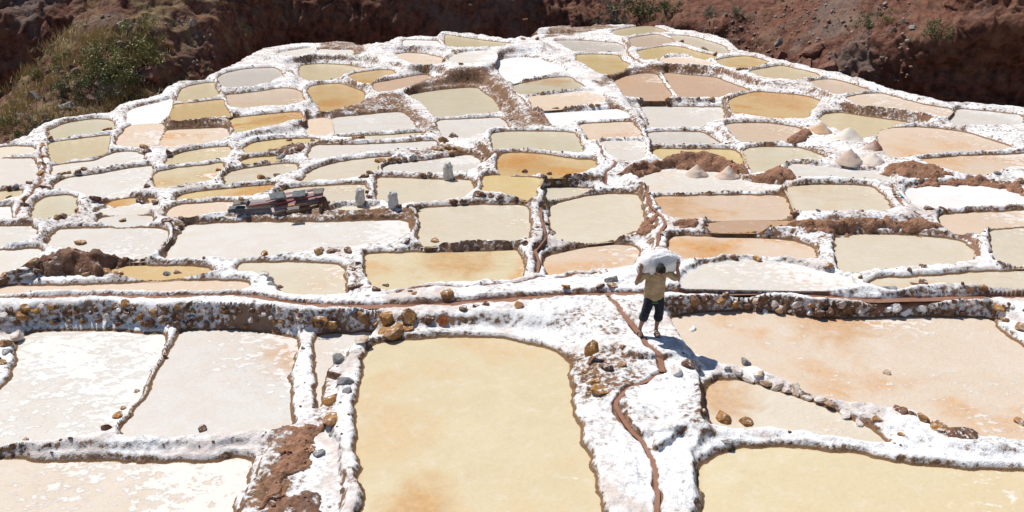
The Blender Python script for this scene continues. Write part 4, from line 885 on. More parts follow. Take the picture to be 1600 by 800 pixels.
def lathe(prof, seg, mod):
    V = []; Fc = []
    for i, (r_, z_) in enumerate(prof):
        for j in range(seg):
            a = 2*math.pi*j/seg; dx, dz = mod(i, a); V.append((math.cos(a)*r_*dx, math.sin(a)*r_*dx, z_+dz))
    for i in range(len(prof)-1):
        for j in range(seg): a, b_ = i*seg+j, i*seg+(j+1) % seg; Fc.append((a, b_, b_+seg, a+seg))
    Fc.append(list(range(seg))[::-1]); return V, Fc
SACKS = [(562,319,28,13.5,0,'white sack standing open on the rim right of the plank pile'),
(615,325,28,14,1,'white sack with a crumpled salt filled top, at the corner of two pans'),
(701,280,26,14,2,'lone grey white sack with two torn ears, on the rim below a grey white pan')]
SK = picks([(s[0], s[1]) for s in SACKS])
for (x, y, h_, w_, kind, lab), P in zip(SACKS, SK):
    s = scale_at(P); r_ = w_/2*s*1.04; H = h_*s*.92
    root = empty('salt_sack', P, lab, 'sack', 'standing salt sacks')
    def mod(i, a, kind=kind):
        d = 1+0.06*math.sin(3*a+i*.5+kind)+0.05*math.sin(7*a-i+kind*2)+0.02*math.sin(15*a); dz = 0
        if i >= 12: dz = H*(0.022*math.sin(2*a+1)+0.02*math.sin(5*a)) + (H*0.16*max(0, math.cos(2*a))**3 if kind == 2 else 0)
        return d, dz
    prof = [(r_*.75, -.02)] + [(r_*k, H*t) for k, t in ((.93, .03), (1.02, .1), (1.05, .2), (1.03, .32), (1.02, .44), (1.0, .55), (.98, .66), (1.0, .74), (1.02, .80), (.97, .85), (.90, .90), (.86, .95), (.78, .96), (.74, .92), (.73, .86))]
    V, Fc = lathe(prof, 28, mod); root.rotation_euler = (.05*(kind-1), .06*(1-kind)+.03, kind*2.1); V = np.array(V); V[:, :2] *= (1+.16*fbm(V*np.array([9, 9, 6])+kind*7, 3, 71))[:, None]; mesh_obj('sack_body', V, Fc, M['sack'], root)
    V2 = [(0, 0, H*(.98 if kind == 1 else .9))]; seg = 20
    for i in range(1, 5):
        for j in range(seg):
            a = 2*math.pi*j/seg; rr = r_*.74*i/4; V2.append((math.cos(a)*rr, math.sin(a)*rr, H*(.98-.02*i*i if kind == 1 else .9-.004*i*i)*(1+.03*math.sin(3*a+i))))
    F2 = [(0, 1+j, 1+(j+1) % seg) for j in range(seg)] + [(1+i*seg+j, 1+(i+1)*seg+j, 1+(i+1)*seg+(j+1) % seg, 1+i*seg+(j+1) % seg) for i in range(3) for j in range(seg)]
    mesh_obj('salt_fill', V2, F2, M['loose'], root)

# ------------------------------------------------------------------ plank pile
def mat_board(name, c1, c2):
    m, t, b = NT(name); g = G(t); tc = g.n('ShaderNodeTexCoord'); mp = g.n('ShaderNodeMapping'); g.l(tc.outputs['Object'], mp.inputs[0]); mp.inputs['Scale'].default_value = (1.2, 14, 14)
    n_ = g.noise(2, 5, 0.65, vec=mp.outputs[0]); g.l(g.mix(g.ramp(n_, 0.3, 0.7), c1, c2), b.inputs['Base Color']); b.inputs['Roughness'].default_value = 0.75
    g.l(g.bump(n_, 0.01, 0.7), b.inputs['Normal']); return m
BM = dict(grey=mat_board('weathered_wood', (.20, .20, .20), (.40, .39, .38)), pale=mat_board('pale_wood', (.42, .45, .47), (.62, .65, .66)), teal=mat_board('bluish_wood', (.40, .48, .50), (.58, .64, .65)),
 maroon=mat_board('maroon_wood', (.20, .10, .11), (.36, .24, .25)), red=mat_board('red_painted_wood', (.25, .045, .055), (.33, .10, .10)), tan=mat_board('tan_wood', (.40, .31, .27), (.55, .46, .41)),
 brown=mat_board('brown_wood', (.16, .085, .04), (.34, .20, .10)), orange=mat_board('orange_wood', (.34, .14, .07), (.50, .26, .15)))
PB = picks([(440, 331)])[0]
pile = empty('plank_pile', PB, 'weathered pile of grey, maroon and brown planks on the bank at mid left', 'plank pile')
def slab_geo(L, W, T, n=6, rag=0.02, seed=0):
    r_ = np.random.default_rng(seed); V = []; Fc = []
    for i in range(n+1):
        x_ = -L/2+L*i/n; e = r_.uniform(-rag, rag, 2) if i in (0, n) else r_.uniform(-rag, rag, 2)*.4; bz = r_.uniform(-.25, .25)*T*.3
        xs = [x_ + (r_.uniform(-rag, rag) if i in (0, n) else 0) for _ in range(4)]
        V += [(xs[0], -W/2+e[0], -T/2+bz), (xs[1], W/2+e[1], -T/2+bz), (xs[2], W/2+e[1], T/2+bz), (xs[3], -W/2+e[0], T/2+bz)]
    for i in range(n):
        a = 4*i
        for k in range(4): Fc.append((a+k, a+4+k, a+4+(k+1) % 4, a+(k+1) % 4))
    Fc += [(0, 1, 2, 3)]; a = 4*n; Fc += [(a+3, a+2, a+1, a)]
    return V, Fc
def plank(px0, px1, h0, h1, W, T, m, seed, tilt=0.35):
    a = at_z(*px0, PB[2]+h0); b_ = at_z(*px1, PB[2]+h1); L = np.linalg.norm(b_-a)
    V, Fc = slab_geo(L, W, T, 6, 0.02, seed); o = mesh_obj('plank', V, Fc, BM[m], pile, smooth_=False)
    ex = Vector(b_-a).normalized(); ez = Vector((0, -tilt, 1)); ey = ez.cross(ex).normalized(); ez = ex.cross(ey)
    o.matrix_local = Matrix.Translation(Vector((a+b_)/2-PB)) @ Matrix((ex, ey, ez)).transposed().to_4x4(); return o
PL = [((356,331),(432,324),.05,.08,.30,.05,'tan'),((358,326),(436,319),.12,.16,.20,.04,'pale'),((386,316),(440,311),.30,.32,.16,.04,'grey'),((384,320),(446,313),.26,.30,.14,.05,'maroon'),((386,323),(432,318),.2,.24,.13,.04,'orange'),
((430,320),(503,304),.22,.36,.34,.04,'maroon'),((430,318),(505,303),.30,.42,.06,.05,'red'),((424,327),(499,310),.14,.26,.40,.05,'tan'),((438,323),(480,316),.22,.28,.09,.03,'orange'),((446,331),(498,318),.06,.14,.30,.14,'brown'),
((428,333),(454,328),.05,.06,.18,.05,'orange'),((414,312),(444,306),.40,.42,.14,.04,'tan'),((444,304),(494,296),.44,.46,.07,.05,'maroon'),((440,309),(480,301),.40,.44,.12,.05,'tan'),((360,333),(392,331),.03,.03,.12,.04,'orange')]
for i, a in enumerate(PL): plank(*a, seed=i)
M['slate'] = mat_rough('grey_slate', (.07, .08, .088), (.13, .145, .15), None, 5, 0.015, 0.6)
M['slatebeige'] = mat_rough('beige_slate', (.13, .115, .10), (.20, .18, .16), None, 5, 0.015, 0.6)
for (x, y, w_, d_, h_, rz, m, lab) in [(433,306,.44,.5,.50,.3,'slate','bluish grey stone slab lying on the plank pile, middle left'),(468,303,.42,.5,.50,.25,'slate','bluish grey stone slab lying on the plank pile, right of the middle'),(498,299,.34,.42,.54,.25,'slatebeige','beige stone slab on the upper right end of the plank pile'),
 (377,316,.46,.4,.34,.1,'slatebeige','grey stone slab with a round stone on it, left end of the plank pile'),(371,325,.56,.25,.16,.05,'slate','narrow grey stone slab below the one with a round stone'),(458,326,.42,.26,.26,.35,'slatebeige','pale grey stone slab on the front edge of the plank pile')]:
    P = at_z(x, y, PB[2]+h_); V, Fc = slab_geo(w_*.88, d_*.8, .045, 4, .045, int(x)); o = mesh_obj('stone_slab', V, Fc, M[m], smooth_=False); o.location = P; o.rotation_euler = (R(9), R(-4), rz)
    props(o, lab, 'stone slab', 'stone slabs weighing down the planks')
P = at_z(377, 312, PB[2]+.44); o = bpy.data.objects.new('round_stone', rock_mesh('round_stone', M['ochre'], 8, 2, .1)); C.objects.link(o); o.location = P; o.scale = (.12, .11, .1)
props(o, 'round brown stone resting on the grey slab at the left of the plank pile', 'stone')
# the big ochre boulder on the path edge, a scrap of blue plastic and a white chip
P = picks([(925, 566)])[0]; o = bpy.data.objects.new('boulder', rock_mesh('boulder', M['ochre'], 21, 3, .5)); C.objects.link(o); s = scale_at(P)
o.location = (P[0], P[1]+.1, P[2]+16*s); o.scale = (12*s, 11*s, 20*s); props(o, 'upright pitted ochre boulder right of the big tan foreground pan', 'boulder')
P = picks([(1409, 309)])[0]; V, Fc = slab_geo(.16, .1, .03, 3, .03, 4); o = mesh_obj('plastic_scrap', V, Fc, mat_flat('turquoise_plastic', (.02, .42, .50))); o.location = P+np.array([0, 0, .04]); o.rotation_euler = (.3, .5, .4)
props(o, 'tiny turquoise plastic scrap by the channel left of the large dry white pan', 'litter')
P = at_z(1083, 514, pans[[p.key for p in pans].index('p105')].z+.02); V, Fc = slab_geo(.2, .09, .03, 3, .02, 5); o = mesh_obj('salt_chip', V, Fc, M['loose']); o.location = P; o.rotation_euler = (.1, -.2, .9)
props(o, 'small flat salt chip floating in the wide peach pink pan', 'salt chip')
# ------------------------------------------------------------------ the man with the sack
PS = 1.08                                     # the scene's scale against a 1.66 m man
FEET = picks([(1011, 521)])[0]
man = empty('person', FEET, 'man in a tan polo shirt and rolled dark jeans carrying a white sack', 'person'); man.scale = (PS, PS, PS)
def blob(chains, voxel, name, mat, parent, smooth_it=3, cap=.8):
    """a single closed skin grown over tapered limbs: chain = [(x,y,z,r or (rx,ry))...]"""
    bm = bmesh.new()
    def ring_tube(ch):
        pts = [Vector(c[:3]) for c in ch]; rs = [c[3] if isinstance(c[3], tuple) else (c[3], c[3]) for c in ch]
        seg = 14; rings = []
        # rounded ends
        d0 = (pts[1]-pts[0]).normalized(); d1 = (pts[-1]-pts[-2]).normalized()
        P_ = []; 
        for t in (-.95, -.7, -.35): k = math.sqrt(1-t*t); P_.append((pts[0]+d0*rs[0][1]*t*cap, (rs[0][0]*k, rs[0][1]*k), d0))
        for i in range(len(pts)):
            d = (pts[min(i+1, len(pts)-1)]-pts[max(i-1, 0)]).normalized(); P_.append((pts[i], rs[i], d))
        for t in (.35, .7, .95): k = math.sqrt(1-t*t); P_.append((pts[-1]+d1*rs[-1][1]*t*cap, (rs[-1][0]*k, rs[-1][1]*k), d1))
        for p_, (ra, rb), d in P_:
            ux = Vector((1, 0, 0)); ux = (ux-d*ux.dot(d)); ux = ux.normalized() if ux.length > .15 else Vector((0, 1, 0)).cross(d).normalized(); uy = d.cross(ux)
            rings.append([bm.verts.new(p_+ux*math.cos(2*math.pi*j/seg)*ra+uy*math.sin(2*math.pi*j/seg)*rb) for j in range(seg)])
        for a, b_ in zip(rings, rings[1:]):
            for j in range(seg): bm.faces.new((a[j], a[(j+1) % seg], b_[(j+1) % seg], b_[j]))
        bm.faces.new(rings[0][::-1]); bm.faces.new(rings[-1])
    for ch in chains: ring_tube(ch)
    me = bpy.data.meshes.new(name); bm.to_mesh(me); bm.free(); o = bpy.data.objects.new(name, me); C.objects.link(o)
    m1 = o.modifiers.new('r', 'REMESH'); m1.mode = 'VOXEL'; m1.voxel_size = voxel
    m2 = o.modifiers.new('s', 'SMOOTH'); m2.factor = .5; m2.iterations = smooth_it
    dg = bpy.context.evaluated_depsgraph_get(); me2 = bpy.data.meshes.new_from_object(o.evaluated_get(dg)); me2.name = name
    bpy.data.objects.remove(o); bpy.data.meshes.remove(me)
    me2.materials.clear(); me2.materials.append(mat); me2.polygons.foreach_set('use_smooth', np.ones(len(me2.polygons), bool))
    o = bpy.data.objects.new(name, me2); C.objects.link(o)
    if parent: o.parent = parent
    return o
def mat_skin():
    m, t, b = NT('skin'); g = G(t); g.l(g.mix(g.noise(12, 3), (.24, .115, .07), (.31, .16, .10)), b.inputs['Base Color']); b.inputs['Roughness'].default_value = .5; return m
M['skin'] = mat_skin()
M['shirt'] = mat_cloth('tan_cotton', (.35, .25, .14), (.46, .345, .21), 90, .06)
M['jeans'] = mat_cloth('dark_denim', (.012, .014, .022), (.03, .034, .05), 120, .03)
M['green'] = mat_cloth('green_cotton', (.03, .17, .07), (.04, .22, .09), 90, .01)
M['cap'] = mat_rough('dark_knit', (.012, .011, .012), (.07, .065, .06), (.02, .02, .02), 26, .02)
M['sandal'] = mat_flat('black_rubber', (.015, .015, .017), .5)
cx = .085
LH, RH = (-.205, -.13, 1.41), (.455, -.09, 1.48)      # hands at the sack's two ends
def fingers(h, sx):
    out = [[(h[0]-.02*sx, h[1]+.01, h[2]-.05, .024), (h[0], h[1], h[2], (.038, .02)), (h[0]+.005*sx, h[1]+.005, h[2]+.03, (.036, .016))]]
    for k, (off, L) in enumerate(((-.03, .062), (-.01, .072), (.01, .066), (.029, .05))):
        b0 = (h[0]+off*.9, h[1]+.004, h[2]+.035); b1 = (h[0]+off*1.05, h[1]+.02, h[2]+.035+L*.5); b2 = (h[0]+off*1.05-.01*sx, h[1]+.055, h[2]+.035+L*.62)
        out.append([(*b0, .0105), (*b1, .0095), (*b2, .008)])
    out.append([(h[0]-.03*sx, h[1]+.0, h[2]-.015, .013), (h[0]-.052*sx, h[1]+.015, h[2]+.015, .011), (h[0]-.058*sx, h[1]+.03, h[2]+.038, .009)])
    return out
arms = [
 [(-.13, -.06, 1.27, .062), (-.215, -.09, 1.18, .052), (-.285, -.11, 1.09, .043), (-.262, -.13, 1.18, .042), (-.235, -.135, 1.28, .034), (-.215, -.13, 1.35, .028)],
 [(.31, -.05, 1.29, .062), (.42, -.08, 1.21, .052), (.515, -.08, 1.14, .043), (.505, -.09, 1.23, .042), (.482, -.09, 1.34, .034), (.462, -.09, 1.42, .028)]]
head = [(cx+.02, -.13, 1.32, (.06, .062)), (cx+.03, -.20, 1.375, (.062, .07)), (cx+.04, -.27, 1.385, (.072, .082)), (cx+.04, -.30, 1.43, (.08, .09)), (cx+.04, -.275, 1.485, (.068, .078))]
face = [[(cx+.04, -.385, 1.385, .013), (cx+.04, -.372, 1.355, .018)],                                   # nose, face bowed down
        [(cx+.012, -.38, 1.40, .012), (cx+.02, -.382, 1.40, .01)], [(cx+.068, -.38, 1.40, .012), (cx+.06, -.382, 1.40, .01)],
        [(cx+.02, -.335, 1.325, .012), (cx+.04, -.34, 1.325, .013), (cx+.06, -.335, 1.325, .012)],
        [(cx-.04, -.27, 1.42, .018), (cx-.042, -.285, 1.39, .014)], [(cx+.12, -.27, 1.42, .018), (cx+.122, -.285, 1.39, .014)]]
legs = [[(cx-.085, 0, .86, .09), (-.02, -.05, .66, .082), (-.065, -.075, .5, .062), (-.10, -.04, .33, .056), (-.14, 0, .13, .036), (-.145, 0, .06, .04), (-.15, -.08, .04, (.042, .03)), (-.158, -.155, .03, (.045, .022))],
        [(cx+.085, 0, .86, .09), (.185, -.05, .66, .082), (.195, -.075, .5, .062), (.185, -.03, .33, .056), (.172, .01, .13, .036), (.17, .01, .06, .04), (.178, -.07, .04, (.042, .03)), (.185, -.145, .03, (.045, .022))]]
torso = [(cx, 0, .82, (.15, .10)), (cx, -.02, .95, (.145, .10)), (cx, -.05, 1.12, (.165, .11)), (cx+.005, -.075, 1.25, (.17, .10)), (cx+.015, -.10, 1.32, (.09, .08))]
toes = []
for fx, fy in ((-.158, -.155), (.185, -.145)):
    for k in range(5): toes.append([(fx-.034+.017*k, fy-.0, .024, .011), (fx-.036+.018*k, fy-.032+abs(k-1.2)*.006, .018, .009)])
blob([torso, head] + face + arms + legs + toes + fingers(LH, 1) + fingers(RH, -1), .0085, 'body', M['skin'], man, 2)
shirt = blob([[(cx, .0, .79, (.20, .138)), (cx, -.015, .90, (.196, .135)), (cx, -.05, 1.08, (.196, .135)), (cx+.005, -.075, 1.23, (.192, .118)), (cx+.015, -.095, 1.30, (.10, .092))],
 [(-.06, -.07, 1.285, .082), (-.14, -.075, 1.25, .078), (-.205, -.09, 1.185, .07), (-.235, -.10, 1.15, .064)], [(.23, -.065, 1.30, .082), (.33, -.065, 1.275, .078), (.42, -.08, 1.21, .07), (.455, -.08, 1.185, .064)],
 [(cx-.055, -.185, 1.30, .022), (cx+.03, -.215, 1.285, .024), (cx+.115, -.18, 1.305, .022)]], .011, 'polo_shirt', M['shirt'], man, 3)
# a few creases pulled across the cloth
V = np.array([v.co[:] for v in shirt.data.vertices]); V[:, 1] += .011*fbm(V*np.array([5, 6, 22])+V[:, [0]]*4, 3, 91)
for v, c in zip(shirt.data.vertices, V): v.co = c
hem = blob([[(cx-.0, -.002, .690, (.200, .137)), (cx, -.002, .712, (.203, .140))]], .007, 'shirt_hem', M['green'], man, 1, .04)
pants = blob([[(cx, 0, .72, (.155, .11)), (cx, 0, .83, (.158, .112))],
 [(cx-.075, 0, .83, .10), (-.015, -.05, .66, .10), (-.06, -.07, .5, .088), (-.085, -.05, .40, .086)], [(cx+.08, 0, .83, .10), (.185, -.05, .66, .10), (.195, -.07, .5, .088), (.188, -.045, .40, .086)]], .011, 'jeans', M['jeans'], man, 3)
V = np.array([v.co[:] for v in pants.data.vertices]); V[:, 1] += .012*fbm(V*np.array([8, 6, 16]), 3, 93, True); V[:, 0] += .008*fbm(V*np.array([8, 6, 16]), 3, 94)
for v, c in zip(pants.data.vertices, V): v.co = c
for a in ([(-.088, -.047, .385, (.092, .088)), (-.098, -.042, .345, (.09, .086))], [(.188, -.045, .385, (.092, .088)), (.187, -.035, .345, (.09, .086))]):
    blob([a], .010, 'rolled_cuff', M['jeans'], man, 1)
blob([[(cx+.04, -.29, 1.445, (.096, .10)), (cx+.04, -.28, 1.49, (.09, .094)), (cx+.04, -.265, 1.52, (.055, .06))], [(cx-.02, -.37, 1.425, .016), (cx+.04, -.395, 1.42, .018), (cx+.10, -.37, 1.425, .016)]], .009, 'cap', M['cap'], man, 2)
for fx, fy in ((-.15, -.075), (.178, -.065)):
    s_ = empty('sandal', (fx, fy, 0)); s_.parent = man
    blob([[(0, .09, .008, (.042, .014)), (0, 0, .008, (.042, .014)), (-.004, -.1, .008, (.052, .014))]], .007, 'sole', M['sandal'], s_, 1)
    for yy, zz in ((-.055, .058), (.0, .068)): blob([[(-.052, yy, .02, .016), (-.03, yy, zz*.92, .014), (0, yy, zz, .014), (.03, yy, zz*.92, .014), (.052, yy, .02, .016)]], .006, 'strap', M['sandal'], s_, 1)
# the sack across his shoulders
bm = bmesh.new(); bmesh.ops.create_uvsphere(bm, u_segments=64, v_segments=40, radius=1); V = np.array([v.co[:] for v in bm.verts]); Fs = [[v.index for v in f.verts] for f in bm.faces]; bm.free()
V = V[:, [2, 1, 0]]; V = np.sign(V)*np.abs(V)**0.8
V[:, 1:] *= (1+.05*fbm(V*np.array([2, 2, 2.]), 2, 95))[:, None]; V += (.10*fbm(V*np.array([2.0, 5.5, 5.5]), 3, 96, True))[:, None]*V*np.array([.1, 1, 1])
x_ = V[:, 0]; V[:, 2] -= .32*x_**2; V[:, 1:] *= (1-.25*np.abs(x_)**4)[:, None]
V = V*np.array([.42, .20, .235])
sack = mesh_obj('carried_sack', V, [f[::-1] for f in Fs], M['sackwhite']); props(sack, 'bulging white sack carried across the shoulders of the man', 'sack')
sack.scale = (PS, PS, PS); sack.rotation_euler = (R(12), R(-13), R(2)); sack.location = Vector(FEET)+Vector((.125, .03, 1.45))*PS
# ------------------------------------------------------------------ cliffs and slopes beyond the hill
def mat_cliff(name, lush):
    m, t, b = NT(name); g = G(t)
    n1 = g.noise(.28, 5, .6, dist=.5); n2 = g.noise(1.7, 6, .65); n3 = g.noise(.12, 3)
    col = g.mix(g.ramp(n2, .3, .7), (.065, .026, .019), (.215, .10, .066))
    col = g.mix(g.math('MULTIPLY', g.ramp(n1, .5, .64), .6), col, (.22, .135, .085))
    col = g.mix(g.math('MULTIPLY', g.ramp(n3, .54, .66), .5), col, (.19, .165, .145))
    if lush:
        sep = g.n('ShaderNodeSeparateXYZ'); g.l(g.nrm(), sep.inputs[0])
        f = g.ramp(g.math('ADD', g.noise(.5, 5, .65), g.math('MULTIPLY', sep.outputs[2], .12)), .56, .68); col = g.mix(g.math('MULTIPLY', f, .7), col, (.24, .18, .085))
    gr = g.ramp(g.vor(5.5), .14, .08); sep2 = g.n('ShaderNodeSeparateXYZ'); g.l(g.nrm(), sep2.inputs[0])
    col = g.mix(g.math('MULTIPLY', g.math('MULTIPLY', gr, g.ramp(sep2.outputs[2], .5, .75)), .7), col, (.36, .33, .30))
    g.l(col, b.inputs['Base Color']); b.inputs['Roughness'].default_value = .9; b.inputs['Specular IOR Level'].default_value = .15
    h = g.math('ADD', g.noise(2.6, 7, .7), g.math('MULTIPLY', g.vor(3.2), .5)); g.l(g.bump(h, .16, .9), b.inputs['Normal']); return m
def surf(name, xs, ys, D, mat, amp, seed, dens=3.0):
    """xs, ys: photo columns and rows, D: depth table [rows][cols]; a solid relief in depth"""
    gx = np.linspace(xs[0], xs[-1], int((xs[-1]-xs[0])/dens)); fine = []
    for a, b_ in zip(ys[:-1], ys[1:]):
        st = dens if min(a, b_) > -90 else 14
        fine += list(np.linspace(a, b_, max(2, int(abs(b_-a)/st)), endpoint=False))
    gy = np.array(fine+[ys[-1]]); D = np.array(D, float)
    T = np.array([np.interp(gx, xs, row) for row in D]); dy = np.array(ys, float)
    T = np.array([np.interp(-gy, -dy, T[:, j]) for j in range(len(gx))]).T
    k = 9; ker = np.hanning(k+2)[1:-1]; ker /= ker.sum()
    T = np.apply_along_axis(lambda v: np.convolve(np.pad(v, k//2, mode='edge'), ker, 'valid'), 1, T)
    X, Y = np.meshgrid(gx, gy); dirs = np.stack([(X-800)/F, cp-(Y-400)/F*sp, -sp-(Y-400)/F*cp], -1)
    V = np.array([0, 0, CAMZ])+dirs*T[..., None]; ny, nx = T.shape
    du = np.gradient(V, axis=1); dv = np.gradient(V, axis=0); nn = np.cross(du, dv); nn /= np.linalg.norm(nn, axis=-1, keepdims=True); nn *= np.sign(-(nn*dirs).sum(-1))[..., None]
    P = V.reshape(-1, 3); pq = P*np.array([1, 1, .55])
    a = amp*(1.3*fbm(pq*.16, 4, seed, True)+.55*fbm(pq*.5, 4, seed+5, True)+.26*fbm(P*1.5, 4, seed+9, True)+.10*fbm(P*3.5, 3, seed+12, True))
    q_ = fbm(pq*.33+7, 4, seed+21)*3.2; fr = q_-np.floor(q_); a += amp*.75*(np.floor(q_)+smooth(.62, 1.0, fr)-q_)
    P = P+a[:, None]*nn.reshape(-1, 3); ix = np.arange(nx*ny).reshape(ny, nx)
    q = np.stack([ix[:-1, :-1], ix[:-1, 1:], ix[1:, 1:], ix[1:, :-1]], -1).reshape(-1, 4)
    return props(mesh_obj(name, P, q, mat), kind='structure'), P.reshape(ny, nx, 3), gx, gy
xs = [-500, 0, 120, 230, 400, 600, 800, 940, 1000, 1060, 1130, 1200, 1300, 1380, 1450, 1520, 1620, 2100]
ys = [330, 220, 150, 110, 85, 60, 40, 20, 0, -30, -80, -250, -700]
base = {   # depth down each column, same rows
-500:[54,58,60,60,60,60,60,60.3,60.6,61,61.5,66,93], 0:[56,60,61,61,61,61,61,61.3,61.6,62,62.5,67,93], 120:[57,61,62.5,62.3,62,62,62,62.3,62.6,63,63.5,68,94], 230:[59,63,64,63.8,63.6,63.5,63.5,63.7,64,64.3,65,70,95],
400:[61,64,65,65,64.8,64.6,64.4,64.4,64.5,65,66,72,97], 600:[62,65,66,66,65.8,65.6,65.4,65.4,65.5,66,67,73,98], 800:[62,65,66,66,65.8,65.6,65.4,65.4,65.5,66,67,73,98], 940:[60,63,64,64,63.9,63.8,64,65,67,70,72,78,100],
1000:[57,60,60,60.2,60.3,60.4,62,65,69,76,84,96,120], 1060:[57,59,59,58.6,58.2,57.7,57.5,59,65,73,82,95,120], 1130:[54,56.5,56.5,56,55.5,55,55,58,63.5,71,79,93,118], 1200:[48,51,51.5,52,53,55,58,61,64.5,70,76,90,115],
1300:[43,46,47.5,48.5,50,52.5,55,57.5,60,64,69,84,110], 1380:[46,48,48.5,48.2,48,48.5,51,54.5,58,61,64,78,105], 1450:[46,47.8,47.8,47.3,46.7,46.4,48.5,53,55,56,57,70,100], 1520:[45,47,47.2,46.8,46.2,45.6,45.2,46.5,47,47.5,49,62,95], 1620:[44,46.5,46.5,46,45.4,44.8,44.2,44,44,44.5,46,60,92], 2100:[42,44,44,43.5,43,42.5,42,41.8,41.6,42,44,58,90]}
M['cliff'] = mat_cliff('red_brown_cliff', False); M['slope'] = mat_cliff('scrubby_slope', True)
ext = np.interp(xs, [230, 600, 800, 940, 1000, 1060, 1130, 1200, 1300, 1400], [2, 7, 12, 18, 21, 18, 14, 9, 4, 1])   # clear of the hilltop
cl, CP_, cgx, cgy = surf('cliff', xs, ys, np.array([base[x] for x in xs]).T+ext[None, :], M['cliff'], .62, 101, 3.0)
# the scrubby spur at the left: ridge line and foot
rx = [-500, -50, 0, 60, 100, 135, 180, 250, 330, 440]
ry = [255, 195, 165, 108, 60, 0, -70, -120, -140, -150]; rD = [47, 47, 48, 50, 52, 53.5, 56, 59, 63.5, 74]
by = [430, 310, 300, 290, 280, 270, 255, 235, 205, 150]; bD = [32, 34.5, 35.5, 37.5, 39.5, 41, 43, 46.5, 51.5, 66]
def spur_pt(x, t):
    y0, y1 = np.interp(x, rx, by), np.interp(x, rx, ry); d0, d1 = np.interp(x, rx, bD), np.interp(x, rx, rD)
    if t <= 1: return at_d(x, y0+(y1-y0)*t, d0+(d1-d0)*(t**1.25))
    p = at_d(x, y1, d1); return p+np.array([-.35, 1, -.8])*(t-1)*16
tx = np.linspace(-500, 440, 300); tt = np.concatenate([np.linspace(0, 1, 150), np.linspace(1.03, 1.6, 16)])
SPv = np.array([[spur_pt(x, t) for x in tx] for t in tt]); P = SPv.reshape(-1, 3)
nn = np.cross(np.gradient(SPv, axis=1), np.gradient(SPv, axis=0)).reshape(-1, 3); nn /= np.linalg.norm(nn, axis=1, keepdims=True)+1e-9; nn *= np.sign(nn[:, 2])[:, None]
P = P+(.55*fbm(P*.22, 4, 131, True)+.28*fbm(P*.8, 4, 133, True)+.12*fbm(P*2.4, 3, 135))[:, None]*nn
SPd = P.reshape(len(tt), len(tx), 3); ix = np.arange(len(P)).reshape(len(tt), len(tx))
props(mesh_obj('rocky_slope', P, np.stack([ix[:-1, :-1], ix[:-1, 1:], ix[1:, 1:], ix[1:, :-1]], -1).reshape(-1, 4), M['slope']), kind='structure')
SPX = proj(P); CPX = proj(CP_.reshape(-1, 3)); CPf = CP_.reshape(-1, 3)
def on_slope(x, y, which):
    A_, B_ = (SPX, P) if which == 'spur' else (CPX, CPf)
    d = np.hypot(A_[:, 0]-x, A_[:, 1]-y); c = np.argsort(d)[:6]; dist = B_[c, 1]
    return B_[c[np.argmin(dist)]]
# shrubs
def mat_leaf(name, c1, c2):
    m, t, b = NT(name); g = G(t); oi = g.n('ShaderNodeObjectInfo'); g.l(g.mix(g.noise(3.5, 3), c1, c2), b.inputs['Base Color']); b.inputs['Roughness'].default_value = .6; return m
M['leafdark'] = mat_leaf('dark_leaves', (.06, .085, .02), (.12, .135, .04)); M['leafolive'] = mat_leaf('olive_leaves', (.16, .16, .035), (.26, .23, .07)); M['leafgrey'] = mat_leaf('grey_leaves', (.12, .125, .08), (.19, .18, .12))
M['twig'] = mat_flat('twig_bark', (.09, .06, .04), .9); M['straw'] = mat_leaf('dry_straw', (.34, .25, .09), (.46, .35, .15))
def foliage(n_, seed):
    r_ = np.random.default_rng(seed); cl_ = r_.normal(size=(14, 3))*np.array([.55, .5, .34])+np.array([0, 0, .48]); V = []; Fc = []; tw = []
    for k in range(n_):
        c = cl_[r_.integers(14)]; p_ = c+r_.normal(size=3)*np.array([.17, .17, .13])
        if p_[2] < .03: p_[2] = abs(p_[2])+.03
        a = r_.normal(size=3); a /= np.linalg.norm(a); b_ = np.cross(a, r_.normal(size=3)); b_ /= np.linalg.norm(b_); s_ = r_.uniform(.03, .062); i = len(V)
        V += [p_-a*s_*1.5, p_+b_*s_*.6, p_+a*s_*1.5, p_-b_*s_*.6]; Fc.append((i, i+1, i+2, i+3))
    for c in cl_:
        i = len(tw); w0, w1 = .025, .008; tw += [(-w0, 0, -.1), (w0, 0, -.1), (0, w0*1.5, -.1), (c[0]-w1, c[1], c[2]), (c[0]+w1, c[1], c[2]), (c[0], c[1]+w1, c[2])]
    F2 = [(6*k+a, 6*k+(a+1) % 3, 6*k+3+(a+1) % 3, 6*k+3+a) for k in range(14) for a in range(3)]
    return V, Fc, tw, F2
fol = []
for s_ in range(4):
    V, Fc, tw, F2 = foliage(1300, 200+s_); a = bpy.data.meshes.new('foliage'); a.from_pydata([tuple(v) for v in V], [], Fc); b_ = bpy.data.meshes.new('stem'); b_.from_pydata([tuple(v) for v in tw], [], F2); b_.materials.append(M['twig']); fol.append((a, b_))
folm = {}
